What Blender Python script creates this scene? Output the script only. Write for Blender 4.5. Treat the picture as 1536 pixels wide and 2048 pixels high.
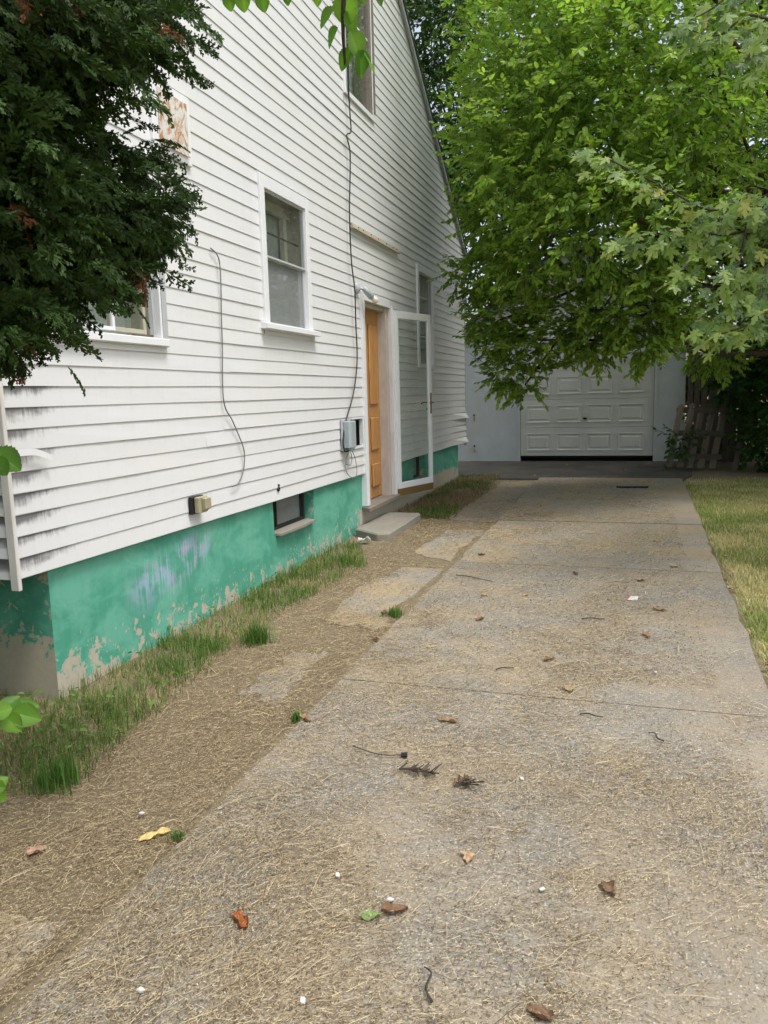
import bpy, bmesh, math, random
import numpy as np
from mathutils import Matrix, Vector
random.seed(7); rng = np.random.default_rng(7)
for o in list(bpy.data.objects): bpy.data.objects.remove(o)
SC = bpy.context.scene; COL = SC.collection

# ------------------------------------------------------------------ camera, sky, sun, exposure
CAM = (2.7958, 0.0, 0.8249)
yaw, pitch, roll = math.radians(17.998), math.radians(8.458), math.radians(-1.532)
fw = Vector((-math.sin(yaw)*math.cos(pitch), math.cos(yaw)*math.cos(pitch), -math.sin(pitch)))
rt = Vector((math.cos(yaw), math.sin(yaw), 0)); up = rt.cross(fw)
rt, up = rt*math.cos(roll)+up*math.sin(roll), -rt*math.sin(roll)+up*math.cos(roll)
cd = bpy.data.cameras.new('camera'); cam = bpy.data.objects.new('camera', cd); COL.objects.link(cam)
cam.matrix_world = Matrix(((rt.x, up.x, -fw.x, CAM[0]), (rt.y, up.y, -fw.y, CAM[1]), (rt.z, up.z, -fw.z, CAM[2]), (0, 0, 0, 1)))
cd.sensor_fit = 'HORIZONTAL'; cd.sensor_width = 36; cd.lens = 36*1570.4/1536; cd.clip_start = 0.05; cd.clip_end = 800
SC.camera = cam
SUN_EL, SUN_AZ = math.radians(66), math.radians(112)     # azimuth from +Y towards +X
w = bpy.data.worlds.new('World'); SC.world = w; w.use_nodes = True
nt = w.node_tree; bg = nt.nodes['Background']
sky = nt.nodes.new('ShaderNodeTexSky'); sky.sky_type = 'NISHITA'; sky.sun_disc = False
sky.sun_elevation = SUN_EL; sky.sun_rotation = SUN_AZ; sky.air_density = 1.0; sky.dust_density = 4.0; sky.ozone_density = 1.0
hs = nt.nodes.new('ShaderNodeHueSaturation'); hs.inputs['Saturation'].default_value = 0.45
nt.links.new(sky.outputs[0], hs.inputs['Color']); nt.links.new(hs.outputs[0], bg.inputs['Color'])
bg.inputs['Strength'].default_value = 0.15
sl = bpy.data.lights.new('sun', 'SUN'); sl.energy = 1.3; sl.angle = math.radians(14); sl.color = (1.0, 0.965, 0.91)
so = bpy.data.objects.new('sun', sl); COL.objects.link(so)
sd = Vector((math.sin(SUN_AZ)*math.cos(SUN_EL), math.cos(SUN_AZ)*math.cos(SUN_EL), math.sin(SUN_EL)))
so.rotation_euler = (-sd).to_track_quat('-Z', 'Y').to_euler(); so.location = (10, -10, 20)
SC.view_settings.view_transform = 'Standard'; SC.view_settings.look = 'None'; SC.view_settings.exposure = 0.86; SC.view_settings.gamma = 1.0
SC.view_settings.use_curve_mapping = False
cy = SC.cycles; cy.use_denoising = True; cy.denoiser = 'OPENIMAGEDENOISE'; cy.denoising_input_passes = 'RGB_ALBEDO_NORMAL'
cy.max_bounces = 7; cy.diffuse_bounces = 3; cy.glossy_bounces = 3; cy.transmission_bounces = 4; cy.transparent_max_bounces = 10
cy.sample_clamp_indirect = 6; cy.use_adaptive_sampling = True; cy.adaptive_threshold = 0.03

# ------------------------------------------------------------------ helpers
WORLDLOC = {}
def link(name, me, mat=None, parent=None, world=None):
    o = bpy.data.objects.new(name, me); COL.objects.link(o)
    if me is not None and mat is not None and len(me.materials) == 0: me.materials.append(mat)
    if parent is not None:
        o.parent = parent
        o.matrix_parent_inverse = Matrix.Translation(-Vector(WORLDLOC.get(parent.name, (0, 0, 0))))
    if world is not None: o.matrix_basis = world
    return o
def thing(name, label, cat, loc=(0, 0, 0), group=None):
    o = bpy.data.objects.new(name, None); COL.objects.link(o); o.location = loc; o.empty_display_size = .1
    WORLDLOC[o.name] = tuple(loc); return tag(o, label, cat, group)
def tag(o, label=None, cat=None, group=None, kind=None):
    for k, v in (('label', label), ('category', cat), ('group', group), ('kind', kind)):
        if v: o[k] = v
    return o
def npmesh(name, V, faces, tint=None, smooth=False):
    """faces: list of (F,k) int arrays"""
    me = bpy.data.meshes.new(name); V = np.asarray(V, dtype=np.float32)
    me.vertices.add(len(V)); me.vertices.foreach_set('co', V.ravel())
    li = np.concatenate([np.asarray(f, dtype=np.int32).ravel() for f in faces])
    tot = np.concatenate([np.full(len(f), np.asarray(f).shape[1], dtype=np.int32) for f in faces])
    me.loops.add(len(li)); me.loops.foreach_set('vertex_index', li)
    me.polygons.add(len(tot)); me.polygons.foreach_set('loop_start', np.concatenate([[0], np.cumsum(tot)[:-1]]).astype(np.int32))
    me.polygons.foreach_set('loop_total', tot)
    if smooth: me.polygons.foreach_set('use_smooth', np.ones(len(tot), dtype=bool))
    me.update(calc_edges=True)
    if tint is not None:
        a = me.color_attributes.new('tint', 'FLOAT_COLOR', 'POINT')
        c = np.ones((len(V), 4), dtype=np.float32); c[:, :3] = tint; a.data.foreach_set('color', c.ravel())
    return me
def pymesh(name, V, F):
    me = bpy.data.meshes.new(name); me.from_pydata([tuple(v) for v in V], [], F); me.update(); return me
class MB:
    def __init__(s): s.V = []; s.F = []
    def quad(s, a, b, c, d): n = len(s.V); s.V += [a, b, c, d]; s.F.append((n, n+1, n+2, n+3)); return s
    def poly(s, pts): n = len(s.V); s.V += list(pts); s.F.append(tuple(range(n, n+len(pts)))); return s
    def box(s, x0, x1, y0, y1, z0, z1):
        n = len(s.V); s.V += [(x, y, z) for x in (x0, x1) for y in (y0, y1) for z in (z0, z1)]
        for f in ((0, 1, 3, 2), (4, 6, 7, 5), (0, 4, 5, 1), (2, 3, 7, 6), (0, 2, 6, 4), (1, 5, 7, 3)): s.F.append(tuple(n+i for i in f))
        return s
    def prism(s, pts, a, b):
        """pts: list of 3D points of a planar outline; extruded by vector b-a = (dx,dy,dz)"""
        n = len(s.V); k = len(pts); d = Vector(b)-Vector(a)
        s.V += [tuple(p) for p in pts] + [tuple(Vector(p)+d) for p in pts]
        s.F.append(tuple(range(n+k-1, n-1, -1))); s.F.append(tuple(range(n+k, n+2*k)))
        for i in range(k): j = (i+1) % k; s.F.append((n+i, n+j, n+k+j, n+k+i))
        return s
    def tube(s, path, r, sides=6, cap=True):
        path = [Vector(p) for p in path]; n0 = len(s.V); k = len(path)
        rr = r if isinstance(r, (list, tuple)) else [r]*k
        ref = Vector((0.13, 0.21, 0.97))
        for i, p in enumerate(path):
            d = (path[min(i+1, k-1)]-path[max(i-1, 0)]).normalized()
            if abs(d.dot(ref)) > .95: ref = Vector((1, .1, .05))
            a = d.cross(ref).normalized(); b = d.cross(a)
            for j in range(sides):
                t = 2*math.pi*j/sides; s.V.append(tuple(p+a*math.cos(t)*rr[i]+b*math.sin(t)*rr[i]))
        for i in range(k-1):
            for j in range(sides):
                j2 = (j+1) % sides; s.F.append((n0+i*sides+j, n0+i*sides+j2, n0+(i+1)*sides+j2, n0+(i+1)*sides+j))
        if cap: s.F.append(tuple(n0+j for j in range(sides-1, -1, -1))); s.F.append(tuple(n0+(k-1)*sides+j for j in range(sides)))
        return s
    def mesh(s, name, bevel=0, smooth=False):
        me = pymesh(name, s.V, s.F)
        bm = bmesh.new(); bm.from_mesh(me)
        if bevel:
            bmesh.ops.remove_doubles(bm, verts=bm.verts, dist=1e-6)
            bmesh.ops.bevel(bm, geom=[e for e in bm.edges], offset=bevel, segments=1, affect='EDGES')
        bmesh.ops.recalc_face_normals(bm, faces=bm.faces); bm.to_mesh(me); bm.free()
        if smooth:
            for p in me.polygons: p.use_smooth = True
        return me
    def build(s, name, mat, parent=None, bevel=0, smooth=False, base=False):
        me = s.mesh(name, bevel, smooth)
        if base:
            co = np.array([v.co[:] for v in me.vertices]); c = (co.min(0)+co.max(0))/2; c[2] = co.min(0)[2]
            me.transform(Matrix.Translation(-Vector(c))); o = link(name, me, mat, parent); o.location = c; return o
        return link(name, me, mat, parent)
def zg(x, y):
    y = np.asarray(y, dtype=float); x = np.asarray(x, dtype=float)
    z = -.68+.0135*(np.clip(y, -5, 16)-2)
    return z
def vnoise(x, y, scale, seed=0):
    """cheap smooth value noise in 0..1, numpy"""
    x = np.asarray(x)*scale+seed*17.3; y = np.asarray(y)*scale-seed*9.1
    xi = np.floor(x).astype(int); yi = np.floor(y).astype(int); fx = x-xi; fy = y-yi
    h = lambda a, b: (np.sin(a*127.1+b*311.7+seed*74.7)*43758.5453) % 1
    fx = fx*fx*(3-2*fx); fy = fy*fy*(3-2*fy)
    return (h(xi, yi)*(1-fx)+h(xi+1, yi)*fx)*(1-fy)+(h(xi, yi+1)*(1-fx)+h(xi+1, yi+1)*fx)*fy
def fbm(x, y, scale, seed=0):
    return .55*vnoise(x, y, scale, seed)+.3*vnoise(x, y, scale*2.1, seed+1)+.15*vnoise(x, y, scale*4.3, seed+2)

# ------------------------------------------------------------------ materials
class NT:
    def __init__(s, name):
        s.m = bpy.data.materials.new(name); s.m.use_nodes = True; s.t = s.m.node_tree; s.n = s.t.nodes
        s.b = s.n['Principled BSDF']; s.out = s.n['Material Output']
    def L(s, a, b): s.t.links.new(a, b)
    def N(s, typ, **kw):
        n = s.n.new(typ)
        for k, v in kw.items(): setattr(n, k, v)
        return n
    def val(s, inp, v):
        if hasattr(v, 'is_linked') or hasattr(v, 'links'): s.L(v, inp)
        else: inp.default_value = v
    def pos(s, scale=(1, 1, 1), loc=(0, 0, 0)):
        g = s.N('ShaderNodeNewGeometry'); m = s.N('ShaderNodeMapping'); m.inputs['Scale'].default_value = scale; m.inputs['Location'].default_value = loc
        s.L(g.outputs['Position'], m.inputs['Vector']); return m.outputs[0]
    def noise(s, vec, scale, detail=4, rough=.6, dist=0):
        n = s.N('ShaderNodeTexNoise'); s.L(vec, n.inputs['Vector']); n.inputs['Scale'].default_value = scale; n.inputs['Detail'].default_value = detail
        n.inputs['Roughness'].default_value = rough; n.inputs['Distortion'].default_value = dist; return n.outputs['Fac']
    def vor(s, vec, scale, out='Color', feature='F1'):
        n = s.N('ShaderNodeTexVoronoi', feature=feature); s.L(vec, n.inputs['Vector']); n.inputs['Scale'].default_value = scale; return n.outputs[out]
    def ramp(s, fac, stops):
        r = s.N('ShaderNodeValToRGB'); e = r.color_ramp.elements
        while len(e) < len(stops): e.new(.5)
        for i, (p, c) in enumerate(stops):
            e[i].position = p; e[i].color = (c, c, c, 1) if isinstance(c, (int, float)) else (*c, 1)
        s.L(fac, r.inputs[0]); return r.outputs[0]
    def mix(s, fac, a, b, blend='MIX'):
        m = s.N('ShaderNodeMix', data_type='RGBA', blend_type=blend)
        s.val(m.inputs[0], fac)
        for i, v in ((6, a), (7, b)):
            if isinstance(v, (tuple, list)): m.inputs[i].default_value = (*v[:3], 1)
            else: s.L(v, m.inputs[i])
        return m.outputs[2]
    def math(s, op, a, b=0., c=None, clamp=False):
        m = s.N('ShaderNodeMath', operation=op, use_clamp=clamp); s.val(m.inputs[0], a); s.val(m.inputs[1], b)
        if c is not None: s.val(m.inputs[2], c)
        return m.outputs[0]
    def mrange(s, v, a, b, c=0., d=1., smooth=True):
        m = s.N('ShaderNodeMapRange', interpolation_type='SMOOTHSTEP' if smooth else 'LINEAR'); s.L(v, m.inputs[0])
        for i, k in enumerate((a, b, c, d)): m.inputs[i+1].default_value = k
        return m.outputs[0]
    def sep(s, v=None):
        if v is None: v = s.N('ShaderNodeNewGeometry').outputs['Position']
        n = s.N('ShaderNodeSeparateXYZ'); s.L(v, n.inputs[0]); return n.outputs
    def bump(s, h, strength=.3, dist=.01):
        b = s.N('ShaderNodeBump'); b.inputs['Strength'].default_value = strength; b.inputs['Distance'].default_value = dist
        s.L(h, b.inputs['Height']); s.L(b.outputs[0], s.b.inputs['Normal']); return s
    def col(s, c): s.val(s.b.inputs['Base Color'], (*c, 1) if isinstance(c, tuple) else c); return s
    def fin(s, rough=.6, spec=.3, metal=0.):
        s.val(s.b.inputs['Roughness'], rough); s.b.inputs['Specular IOR Level'].default_value = spec; s.b.inputs['Metallic'].default_value = metal; return s.m
def plain(name, c, rough=.6, var=.15, scale=9., spec=.3, metal=0., bump=0., stretch=(1, 1, 1)):
    t = NT(name); v = t.noise(t.pos(stretch), scale, 5)
    t.col(t.mix(v, tuple(k*(1-var) for k in c), tuple(min(1, k*(1+var)) for k in c)))
    if bump: t.bump(v, bump, .01)
    return t.fin(rough, spec, metal)
M = {}
def siding_mat(name, base, axis='y', mould=True):
    t = NT(name); P = t.sep(); q = t.pos()
    n1 = t.noise(t.pos((1, .6, 2.5)), 1.3, 4); n2 = t.noise(t.pos((1, 9, 1)), 3, 4); fine = t.noise(q, 60, 3)
    c = t.mix(t.ramp(n1, [(.35, 0.), (.7, 1.)]), base, tuple(k*m for k, m in zip(base, (1.0, .985, .95))))
    c = t.mix(t.math('MULTIPLY', t.ramp(n2, [(.5, 0.), (.8, 1.)]), .16), c, (.52, .48, .41))
    c = t.mix(t.math('MULTIPLY', t.ramp(fine, [(.55, 0.), (.75, 1.)]), .12), c, (.4, .38, .35))
    if mould:
        fr = t.math('FRACT', t.math('DIVIDE', P[2], .1016))
        streak = t.noise(t.pos((1, 42, 5)), 1.0, 8, .8); patch = t.noise(t.pos((1, 2.2, 6)), 1.6, 3)
        near = t.mrange(P[1], 3.6, 2.9, 0, 1)
        low = t.mrange(P[2], 1.2, .95, 0, 1)
        a = t.math('ADD', t.math('MULTIPLY', fr, .75), t.math('MULTIPLY', streak, .8))
        a = t.math('ADD', a, t.math('MULTIPLY', patch, .9))
        a = t.math('ADD', a, t.math('MULTIPLY', near, .62))
        mask = t.math('MULTIPLY', t.mrange(a, 1.68, 2.12), t.math('MULTIPLY', low, t.mrange(P[1], 3.75, 3.2, 0, 1)))
        c = t.mix(t.math('MULTIPLY', mask, .88), c, (.085, .08, .09))
        band = t.math('MULTIPLY', t.mrange(t.noise(t.pos((1, 7, .5)), 1.5, 3), .52, .68), t.mrange(fr, .3, 1.))
        c = t.mix(t.math('MULTIPLY', band, .1), c, (.3, .27, .25))
    t.col(c); t.bump(t.noise(q, 25, 3), .06, .004); return t.fin(.5, .3)
M['siding'] = siding_mat('siding', (.645, .66, .68))
M['garage_siding'] = siding_mat('garage_siding', (.62, .63, .62), mould=False)
M['trim'] = plain('white_trim', (.72, .735, .76), .45, .08, 20, .4)
M['old_trim'] = plain('weathered_white_trim', (.62, .6, .57), .6, .3, 14, .2, bump=.2, stretch=(1, 1, .3))
M['grey_trim'] = plain('grey_metal_trim', (.42, .44, .46), .4, .12, 15, .4)
M['sheath'] = plain('sheathing', (.12, .11, .1), .9)
M['dark'] = plain('dark_interior', (.025, .027, .025), .9)
M['black'] = plain('black_rubber', (.012, .012, .013), .5)
M['cable'] = plain('black_cable', (.02, .02, .022), .45)
M['thin_wire'] = plain('grey_wire', (.16, .15, .14), .5)
M['curtain'] = plain('grey_green_curtain', (.30, .34, .31), .9, .35, 6, stretch=(1, 6, .6))
M['blind'] = plain('grey_screen_mesh', (.3, .3, .31), .9, .12, 4)
M['inner_wood'] = plain('inner_window_wood', (.4, .38, .3), .6, .15)
M['box_grey'] = plain('grey_plastic_box', (.33, .38, .41), .4, .06, 10, .4)
M['brass'] = plain('aged_brass', (.25, .18, .08), .35, .3, 30, .5, .8)
M['bulb'] = plain('frosted_bulb', (.75, .7, .6), .25, .03)
M['beige_plastic'] = plain('beige_plastic', (.33, .30, .2), .5, .2, 40)
M['strip_metal'] = plain('tan_painted_strip', (.4, .36, .27), .6, .3, 25, stretch=(1, 3, 1))
M['roof'] = plain('roof_shingle', (.05, .05, .052), .9, .4, 20, bump=.4)
M['brown_sweep'] = plain('brown_door_sweep', (.16, .10, .035), .55, .2, 12)
M['old_wood'] = plain('weathered_wood', (.2, .175, .15), .8, .4, 10, .15, bump=.5, stretch=(3, 1, 8))
M['fence_wood'] = plain('grey_fence_wood', (.12, .10, .08), .85, .4, 9, .1, bump=.5, stretch=(6, 6, .8))
M['pallet_wood'] = plain('pallet_wood', (.16, .135, .105), .85, .3, 9, .1, bump=.5, stretch=(6, 6, .8))
M['jamb'] = plain('bare_jamb', (.5, .45, .4), .75, .25, 18, .15, stretch=(1, 1, .4))
def wood_door():
    t = NT('orange_wood_door'); g = t.noise(t.pos((14, 14, 1.1)), 3.2, 6, .65, .6); b = t.noise(t.pos(), 1.5, 3)
    P = t.sep(); wear = t.math('MULTIPLY', t.mrange(P[2], .1, -.35), t.ramp(t.noise(t.pos((3, 3, 1)), 9, 5), [(.4, 0.), (.62, 1.)]))
    c = t.mix(t.ramp(g, [(.35, 0.), (.65, 1.)]), (.36, .165, .05), (.60, .33, .125)); c = t.mix(t.math('MULTIPLY', b, .4), c, (.44, .2, .05)); c = t.mix(t.math('MULTIPLY', wear, .6), c, (.22, .11, .05))
    t.col(c); t.bump(g, .1, .004); return t.fin(.5, .3)
M['door'] = wood_door()
def rust():
    t = NT('rusty_white_panel'); P = t.pos((1, 1, 1)); n = t.noise(t.pos((1, 5, 3)), 2.4, 6, .7, 1.5); f = t.noise(P, 40, 4)
    c = t.mix(t.ramp(n, [(.47, 0.), (.60, 1.)]), (.62, .62, .58), (.40, .20, .08)); c = t.mix(t.math('MULTIPLY', t.ramp(f, [(.5, 0.), (.8, 1.)]), .3), c, (.3, .16, .08))
    t.col(c); t.bump(n, .2, .005); return t.fin(.7, .2)
M['rust'] = rust()
def glass(name='window_glass', d0=.02, d1=.14, f0=.10):
    t = NT(name); t.n.remove(t.b)
    g_ = t.N('ShaderNodeNewGeometry'); dt = t.N('ShaderNodeVectorMath', operation='DOT_PRODUCT'); t.L(g_.outputs['Incoming'], dt.inputs[0]); t.L(g_.outputs['Normal'], dt.inputs[1])
    ca = t.math('SUBTRACT', 1., t.math('ABSOLUTE', dt.outputs['Value'])); fr = t.math('MULTIPLY_ADD', t.math('POWER', ca, 5.), .85, f0)
    tr = t.N('ShaderNodeBsdfTransparent'); tr.inputs[0].default_value = (.86, .9, .88, 1)
    gl = t.N('ShaderNodeBsdfGlossy'); gl.inputs['Roughness'].default_value = .02
    df = t.N('ShaderNodeBsdfDiffuse'); df.inputs[0].default_value = (.5, .5, .48, 1)
    m1 = t.N('ShaderNodeMixShader'); m2 = t.N('ShaderNodeMixShader')
    d = t.mrange(t.noise(t.pos((1, 1, .6)), 5, 5), .3, .8, d0, d1)
    t.L(d, m1.inputs[0]); t.L(tr.outputs[0], m1.inputs[1]); t.L(df.outputs[0], m1.inputs[2])
    t.L(fr, m2.inputs[0]); t.L(m1.outputs[0], m2.inputs[1]); t.L(gl.outputs[0], m2.inputs[2]); t.L(m2.outputs[0], t.out.inputs[0])
    return t.m
M['glass'] = glass(); M['clear_glass'] = glass('clear_glass', .0, .035, .05)
def foundation():
    t = NT('peeling_green_paint'); P = t.sep(); q = t.pos()
    n1 = t.noise(t.pos((1, .9, 1.6)), 2.2, 5, .62, .4); n2 = t.noise(q, 11., 8, .66, .4); n3 = t.noise(q, 16, 6, .7); fine = t.noise(q, 70, 3)
    v = t.noise(t.pos((1, 9, 1)), 1.6, 4)
    green = t.mix(t.ramp(n1, [(.45, 0.), (.57, 1.)]), (.065, .295, .205), (.12, .385, .285))
    green = t.mix(t.math('MULTIPLY', t.ramp(v, [(.4, 0.), (.8, 1.)]), .22), green, (.24, .46, .37))
    green = t.mix(t.math('MULTIPLY', t.ramp(n3, [(.5, 0.), (.8, 1.)]), .3), green, (.04, .22, .15))
    # lavender spray paint with drips
    gy = t.math('MULTIPLY', t.mrange(P[1], 3.72, 3.95), t.mrange(P[1], 4.85, 4.6)); gz = t.math('MULTIPLY', t.mrange(P[2], -.50, -.28), t.mrange(P[2], -.02, -.1))
    diag = t.math('ADD', P[2], t.math('MULTIPLY', P[1], -.26)); dg = t.math('SUBTRACT', 1., t.mrange(t.math('ABSOLUTE', t.math('ADD', diag, 1.36)), .05, .26))
    drip = t.noise(t.pos((1, 38, 2.6)), 1., 4); blot = t.noise(q, 6, 4)
    gm = t.math('MULTIPLY', t.math('MULTIPLY', gy, gz), t.math('MULTIPLY', dg, t.mrange(t.math('ADD', t.math('MULTIPLY', drip, .6), t.math('MULTIPLY', blot, .7)), .58, .76)))
    lav = t.mix(t.ramp(t.noise(q, 7, 2), [(.5, 0.), (.62, 1.)]), (.38, .42, .62), (.62, .34, .66))
    green = t.mix(t.math('MULTIPLY', gm, .65), green, lav)
    # peeled areas: more towards the ground and the front corner
    conc = t.mix(t.noise(q, 30, 5), (.40, .36, .28), (.56, .51, .41)); conc = t.mix(t.math('MULTIPLY', t.noise(q, 2.5, 3), .5), conc, (.24, .22, .19))
    h = t.math('SUBTRACT', P[2], t.math('MULTIPLY', t.math('SUBTRACT', P[1], 3.), .0135))   # height above the sloping ground, about -.67 at the ground
    lowm = t.mrange(h, -.34, -.67, 0., .235, False); corner = t.math('MULTIPLY', t.mrange(P[1], 3.75, 3.2, 0., 1.), t.mrange(h, -.25, -.55, .0, .16))
    doorz = t.math('MULTIPLY', t.math('MULTIPLY', t.mrange(P[1], 7.7, 8.0), t.mrange(P[1], 13.5, 11.)), t.mrange(h, -.36, -.52, 0., .34))
    front = t.mrange(t.sep(t.N('ShaderNodeNewGeometry').outputs['Normal'])[1], -.9, -.5, .16, 0.)
    s = t.math('ADD', t.math('ADD', n2, lowm), t.math('ADD', t.math('ADD', corner, doorz), front))
    s = t.math('ADD', s, t.math('MULTIPLY', t.math('SUBTRACT', n3, .5), .16))
    fleck = t.math('ADD', t.noise(t.pos((1, 1, .55)), 42, 4, .6), t.math('ADD', t.mrange(h, -.2, -.66, 0., .13), t.math('MULTIPLY', n2, .25)))
    peel = t.math('MAXIMUM', t.mrange(s, .74, .75, smooth=False), t.mrange(fleck, .86, .88, smooth=False))
    edge = t.math('MULTIPLY', t.mrange(s, .715, .74), .5)
    green = t.mix(edge, green, (.30, .46, .36))
    t.col(t.mix(peel, green, conc)); t.bump(t.math('ADD', t.math('MULTIPLY', peel, -.8), t.math('ADD', t.math('MULTIPLY', fine, .3), n1)), .35, .006); return t.fin(.65, .25)
M['foundation'] = foundation()
def concrete(name, a, b, stone, dust=.5, seed=0., gloss=.8):
    t = NT(name); q = t.pos((1, 1, 1), (seed, seed*2, 0)); big = t.noise(q, 1.1, 4); mid = t.noise(q, 7, 5, .65); fine = t.noise(q, 90, 4, .7)
    c = t.mix(t.ramp(big, [(.3, 0.), (.7, 1.)]), a, b); c = t.mix(t.math('MULTIPLY', t.ramp(mid, [(.35, 0.), (.7, 1.)]), .45), c, tuple(k*.72 for k in a))
    cell = t.vor(q, 105); cs = t.sep(cell); dist = t.vor(q, 105, 'Distance')
    sc = t.ramp(cs[0], [(0., (.06, .058, .055)), (.25, (.18, .165, .14)), (.55, (.32, .29, .24)), (.9, (.40, .37, .32)), (1., (.52, .50, .45))])
    m = t.math('MULTIPLY', t.mrange(dist, .55, .38, smooth=False), stone)
    m = t.math('MULTIPLY', m, t.mrange(cs[1], .25, .4))
    c = t.mix(m, c, sc); c = t.mix(t.math('MULTIPLY', t.ramp(fine, [(.45, 0.), (.7, 1.)]), .5), c, tuple(k*.55 for k in a))
    dm = t.ramp(t.noise(q, 1.7, 5, .65), [(.42, 0.), (.62, 1.)])
    c = t.mix(t.math('MULTIPLY', dm, dust), c, (.35, .265, .15))
    t.col(c); t.bump(t.math('ADD', t.math('MULTIPLY', fine, .6), t.math('ADD', mid, t.math('MULTIPLY', m, .5))), .5, .006); return t.fin(gloss, .2)
M['slab'] = concrete('driveway_concrete', (.26, .242, .205), (.345, .318, .265), .65, .65)
M['near_slab'] = concrete('exposed_aggregate_concrete', (.215, .20, .174), (.295, .275, .235), .85, .4, 1.7)
M['old_slab'] = concrete('old_path_concrete', (.25, .235, .205), (.31, .29, .25), .4, .75, 3.)
M['asphalt'] = concrete('dark_asphalt', (.05, .05, .05), (.075, .072, .068), .25, .15, 5.)
M['step'] = concrete('step_concrete', (.23, .22, .195), (.30, .285, .25), .3, .3, 8.)
def dirt():
    t = NT('bare_soil'); q = t.pos(); n = t.noise(q, 3, 6); f = t.noise(q, 45, 5, .7)
    c = t.mix(n, (.15, .12, .08), (.26, .215, .145)); c = t.mix(t.ramp(f, [(.4, 0.), (.7, 1.)]), c, (.22, .175, .11)); P = t.sep(); th = t.math('MULTIPLY', t.mrange(P[0], 3.44, 3.5), t.mrange(P[1], 12.6, 11.8)); c = t.mix(t.math('MULTIPLY', th, .85), c, t.mix(n, (.26, .24, .12), (.44, .38, .22)))
    t.col(c); t.bump(f, .8, .02); return t.fin(.95, .1)
M['dirt'] = dirt()
def tinted(name, rough=.6, transl=.35, spec=.3, boost=1.5):
    t = NT(name); a = t.N('ShaderNodeVertexColor', layer_name='tint'); t.L(a.outputs[0], t.b.inputs['Base Color']); t.fin(rough, spec)
    if transl:
        tr = t.N('ShaderNodeBsdfTranslucent'); m = t.N('ShaderNodeMixShader'); m.inputs[0].default_value = transl
        c = t.mix(1., a.outputs[0], (boost, boost*1.05, boost*.65), 'MULTIPLY'); t.L(c, tr.inputs[0])
        t.L(t.b.outputs[0], m.inputs[1]); t.L(tr.outputs[0], m.inputs[2]); t.L(m.outputs[0], t.out.inputs[0])
    return t.m
M['leaf'] = tinted('leaf', .45, .5, .35, 1.7)
M['cedar'] = tinted('cedar_scales', .6, .2, .2)
M['grass'] = tinted('grass_blade', .6, .3, .2)
M['straw'] = tinted('dry_straw', .7, .12, .2, 1.1)
M['dry_leaf'] = tinted('dry_leaf', .75, .15, .15, 1.2)
def bark():
    t = NT('bark'); q = t.pos((5, 5, 1)); n = t.noise(q, 6, 6, .7); t.col(t.mix(n, (.035, .028, .022), (.12, .1, .08))); t.bump(n, .9, .03); return t.fin(.9, .1)
M['bark'] = bark()
M['dark_bark'] = plain('dark_cedar_bark', (.03, .022, .015), .9, .3)
M['blockpaint'] = plain('blue_white_block_paint', (.56, .61, .635), .6, .14, 5, .25, bump=.15)
M['gdoor'] = plain('white_garage_door', (.66, .68, .65), .45, .14, 3, .35)
M['paper'] = plain('white_paper', (.5, .5, .49), .7, .05)
M['redpaper'] = plain('red_print', (.6, .1, .09), .7, .1)

# ------------------------------------------------------------------ ground, driveway, path
ys = np.concatenate([[-60, -5], np.arange(0, 17, 1.), [30, 250]]); xs = np.array([-150, -20, -6, -2, -.4, .3, .9, 1.4, 3.4, 4.5, 8, 30, 150.])
X, Y = np.meshgrid(xs, ys); V = np.stack([X, Y, zg(X, Y)-.03], -1).reshape(-1, 3); nx = len(xs)
F = [[i*nx+j, i*nx+j+1, (i+1)*nx+j+1, (i+1)*nx+j] for i in range(len(ys)-1) for j in range(nx-1)]
tag(link('ground', npmesh('ground', V, [np.array(F)]), M['dirt']), kind='structure')
def slab(name, outline, thick, lift, mat, parent, jit=0.):
    top = [(x, y, float(zg(x, y))+lift) for x, y in outline]
    mb = MB().prism(top, (0, 0, 0), (0, 0, -thick)); me = mb.mesh(name)
    bm = bmesh.new(); bm.from_mesh(me); ed = [e for e in bm.edges if all(abs(v.co.z-(float(zg(v.co.x, v.co.y))+lift)) < 1e-4 for v in e.verts)]
    bmesh.ops.bevel(bm, geom=ed, offset=.004, segments=2, affect='EDGES'); bm.to_mesh(me); bm.free()
    return link(name, me, mat, parent)
def edge_pts(x, y0, y1, n, j, seed):
    r = np.random.default_rng(seed); t = np.linspace(y0, y1, n)
    return [(x+(float(r.normal())*j if 0 < i < n-1 else 0), float(k)) for i, k in enumerate(t)]
dw = thing('driveway', None, None, (2.4, 7, -.68)); dw['kind'] = 'structure'
cuts = [-2.5, .92, 3.69, 6.48, 8.58, 12.5]
for i in range(5):
    y0, y1 = cuts[i]+(.002 if i in (1, 2) else .006), cuts[i+1]-(.002 if i in (1,) else .005)
    L = edge_pts(1.335, y0, y1, 12, .006, i); Rr = edge_pts(3.425+.005*i, y0, y1, 12, .008, i+20)
    slab('concrete_slab', Rr+L[::-1], .12, .012+[.0, .0, .0, -.002, .003][i], M['near_slab'] if i < 3 else M['slab'], dw)
slab('asphalt_apron', [(-.15, 12.9), (.5, 12.52), (3.45, 12.512), (3.62, 13.2), (3.75, 15.3), (-.9, 15.3), (-.5, 13.5)], .1, -.012, M['asphalt'], dw)
pw = thing('path', None, None, (1, 5, -.7)); pw['kind'] = 'structure'
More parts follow.
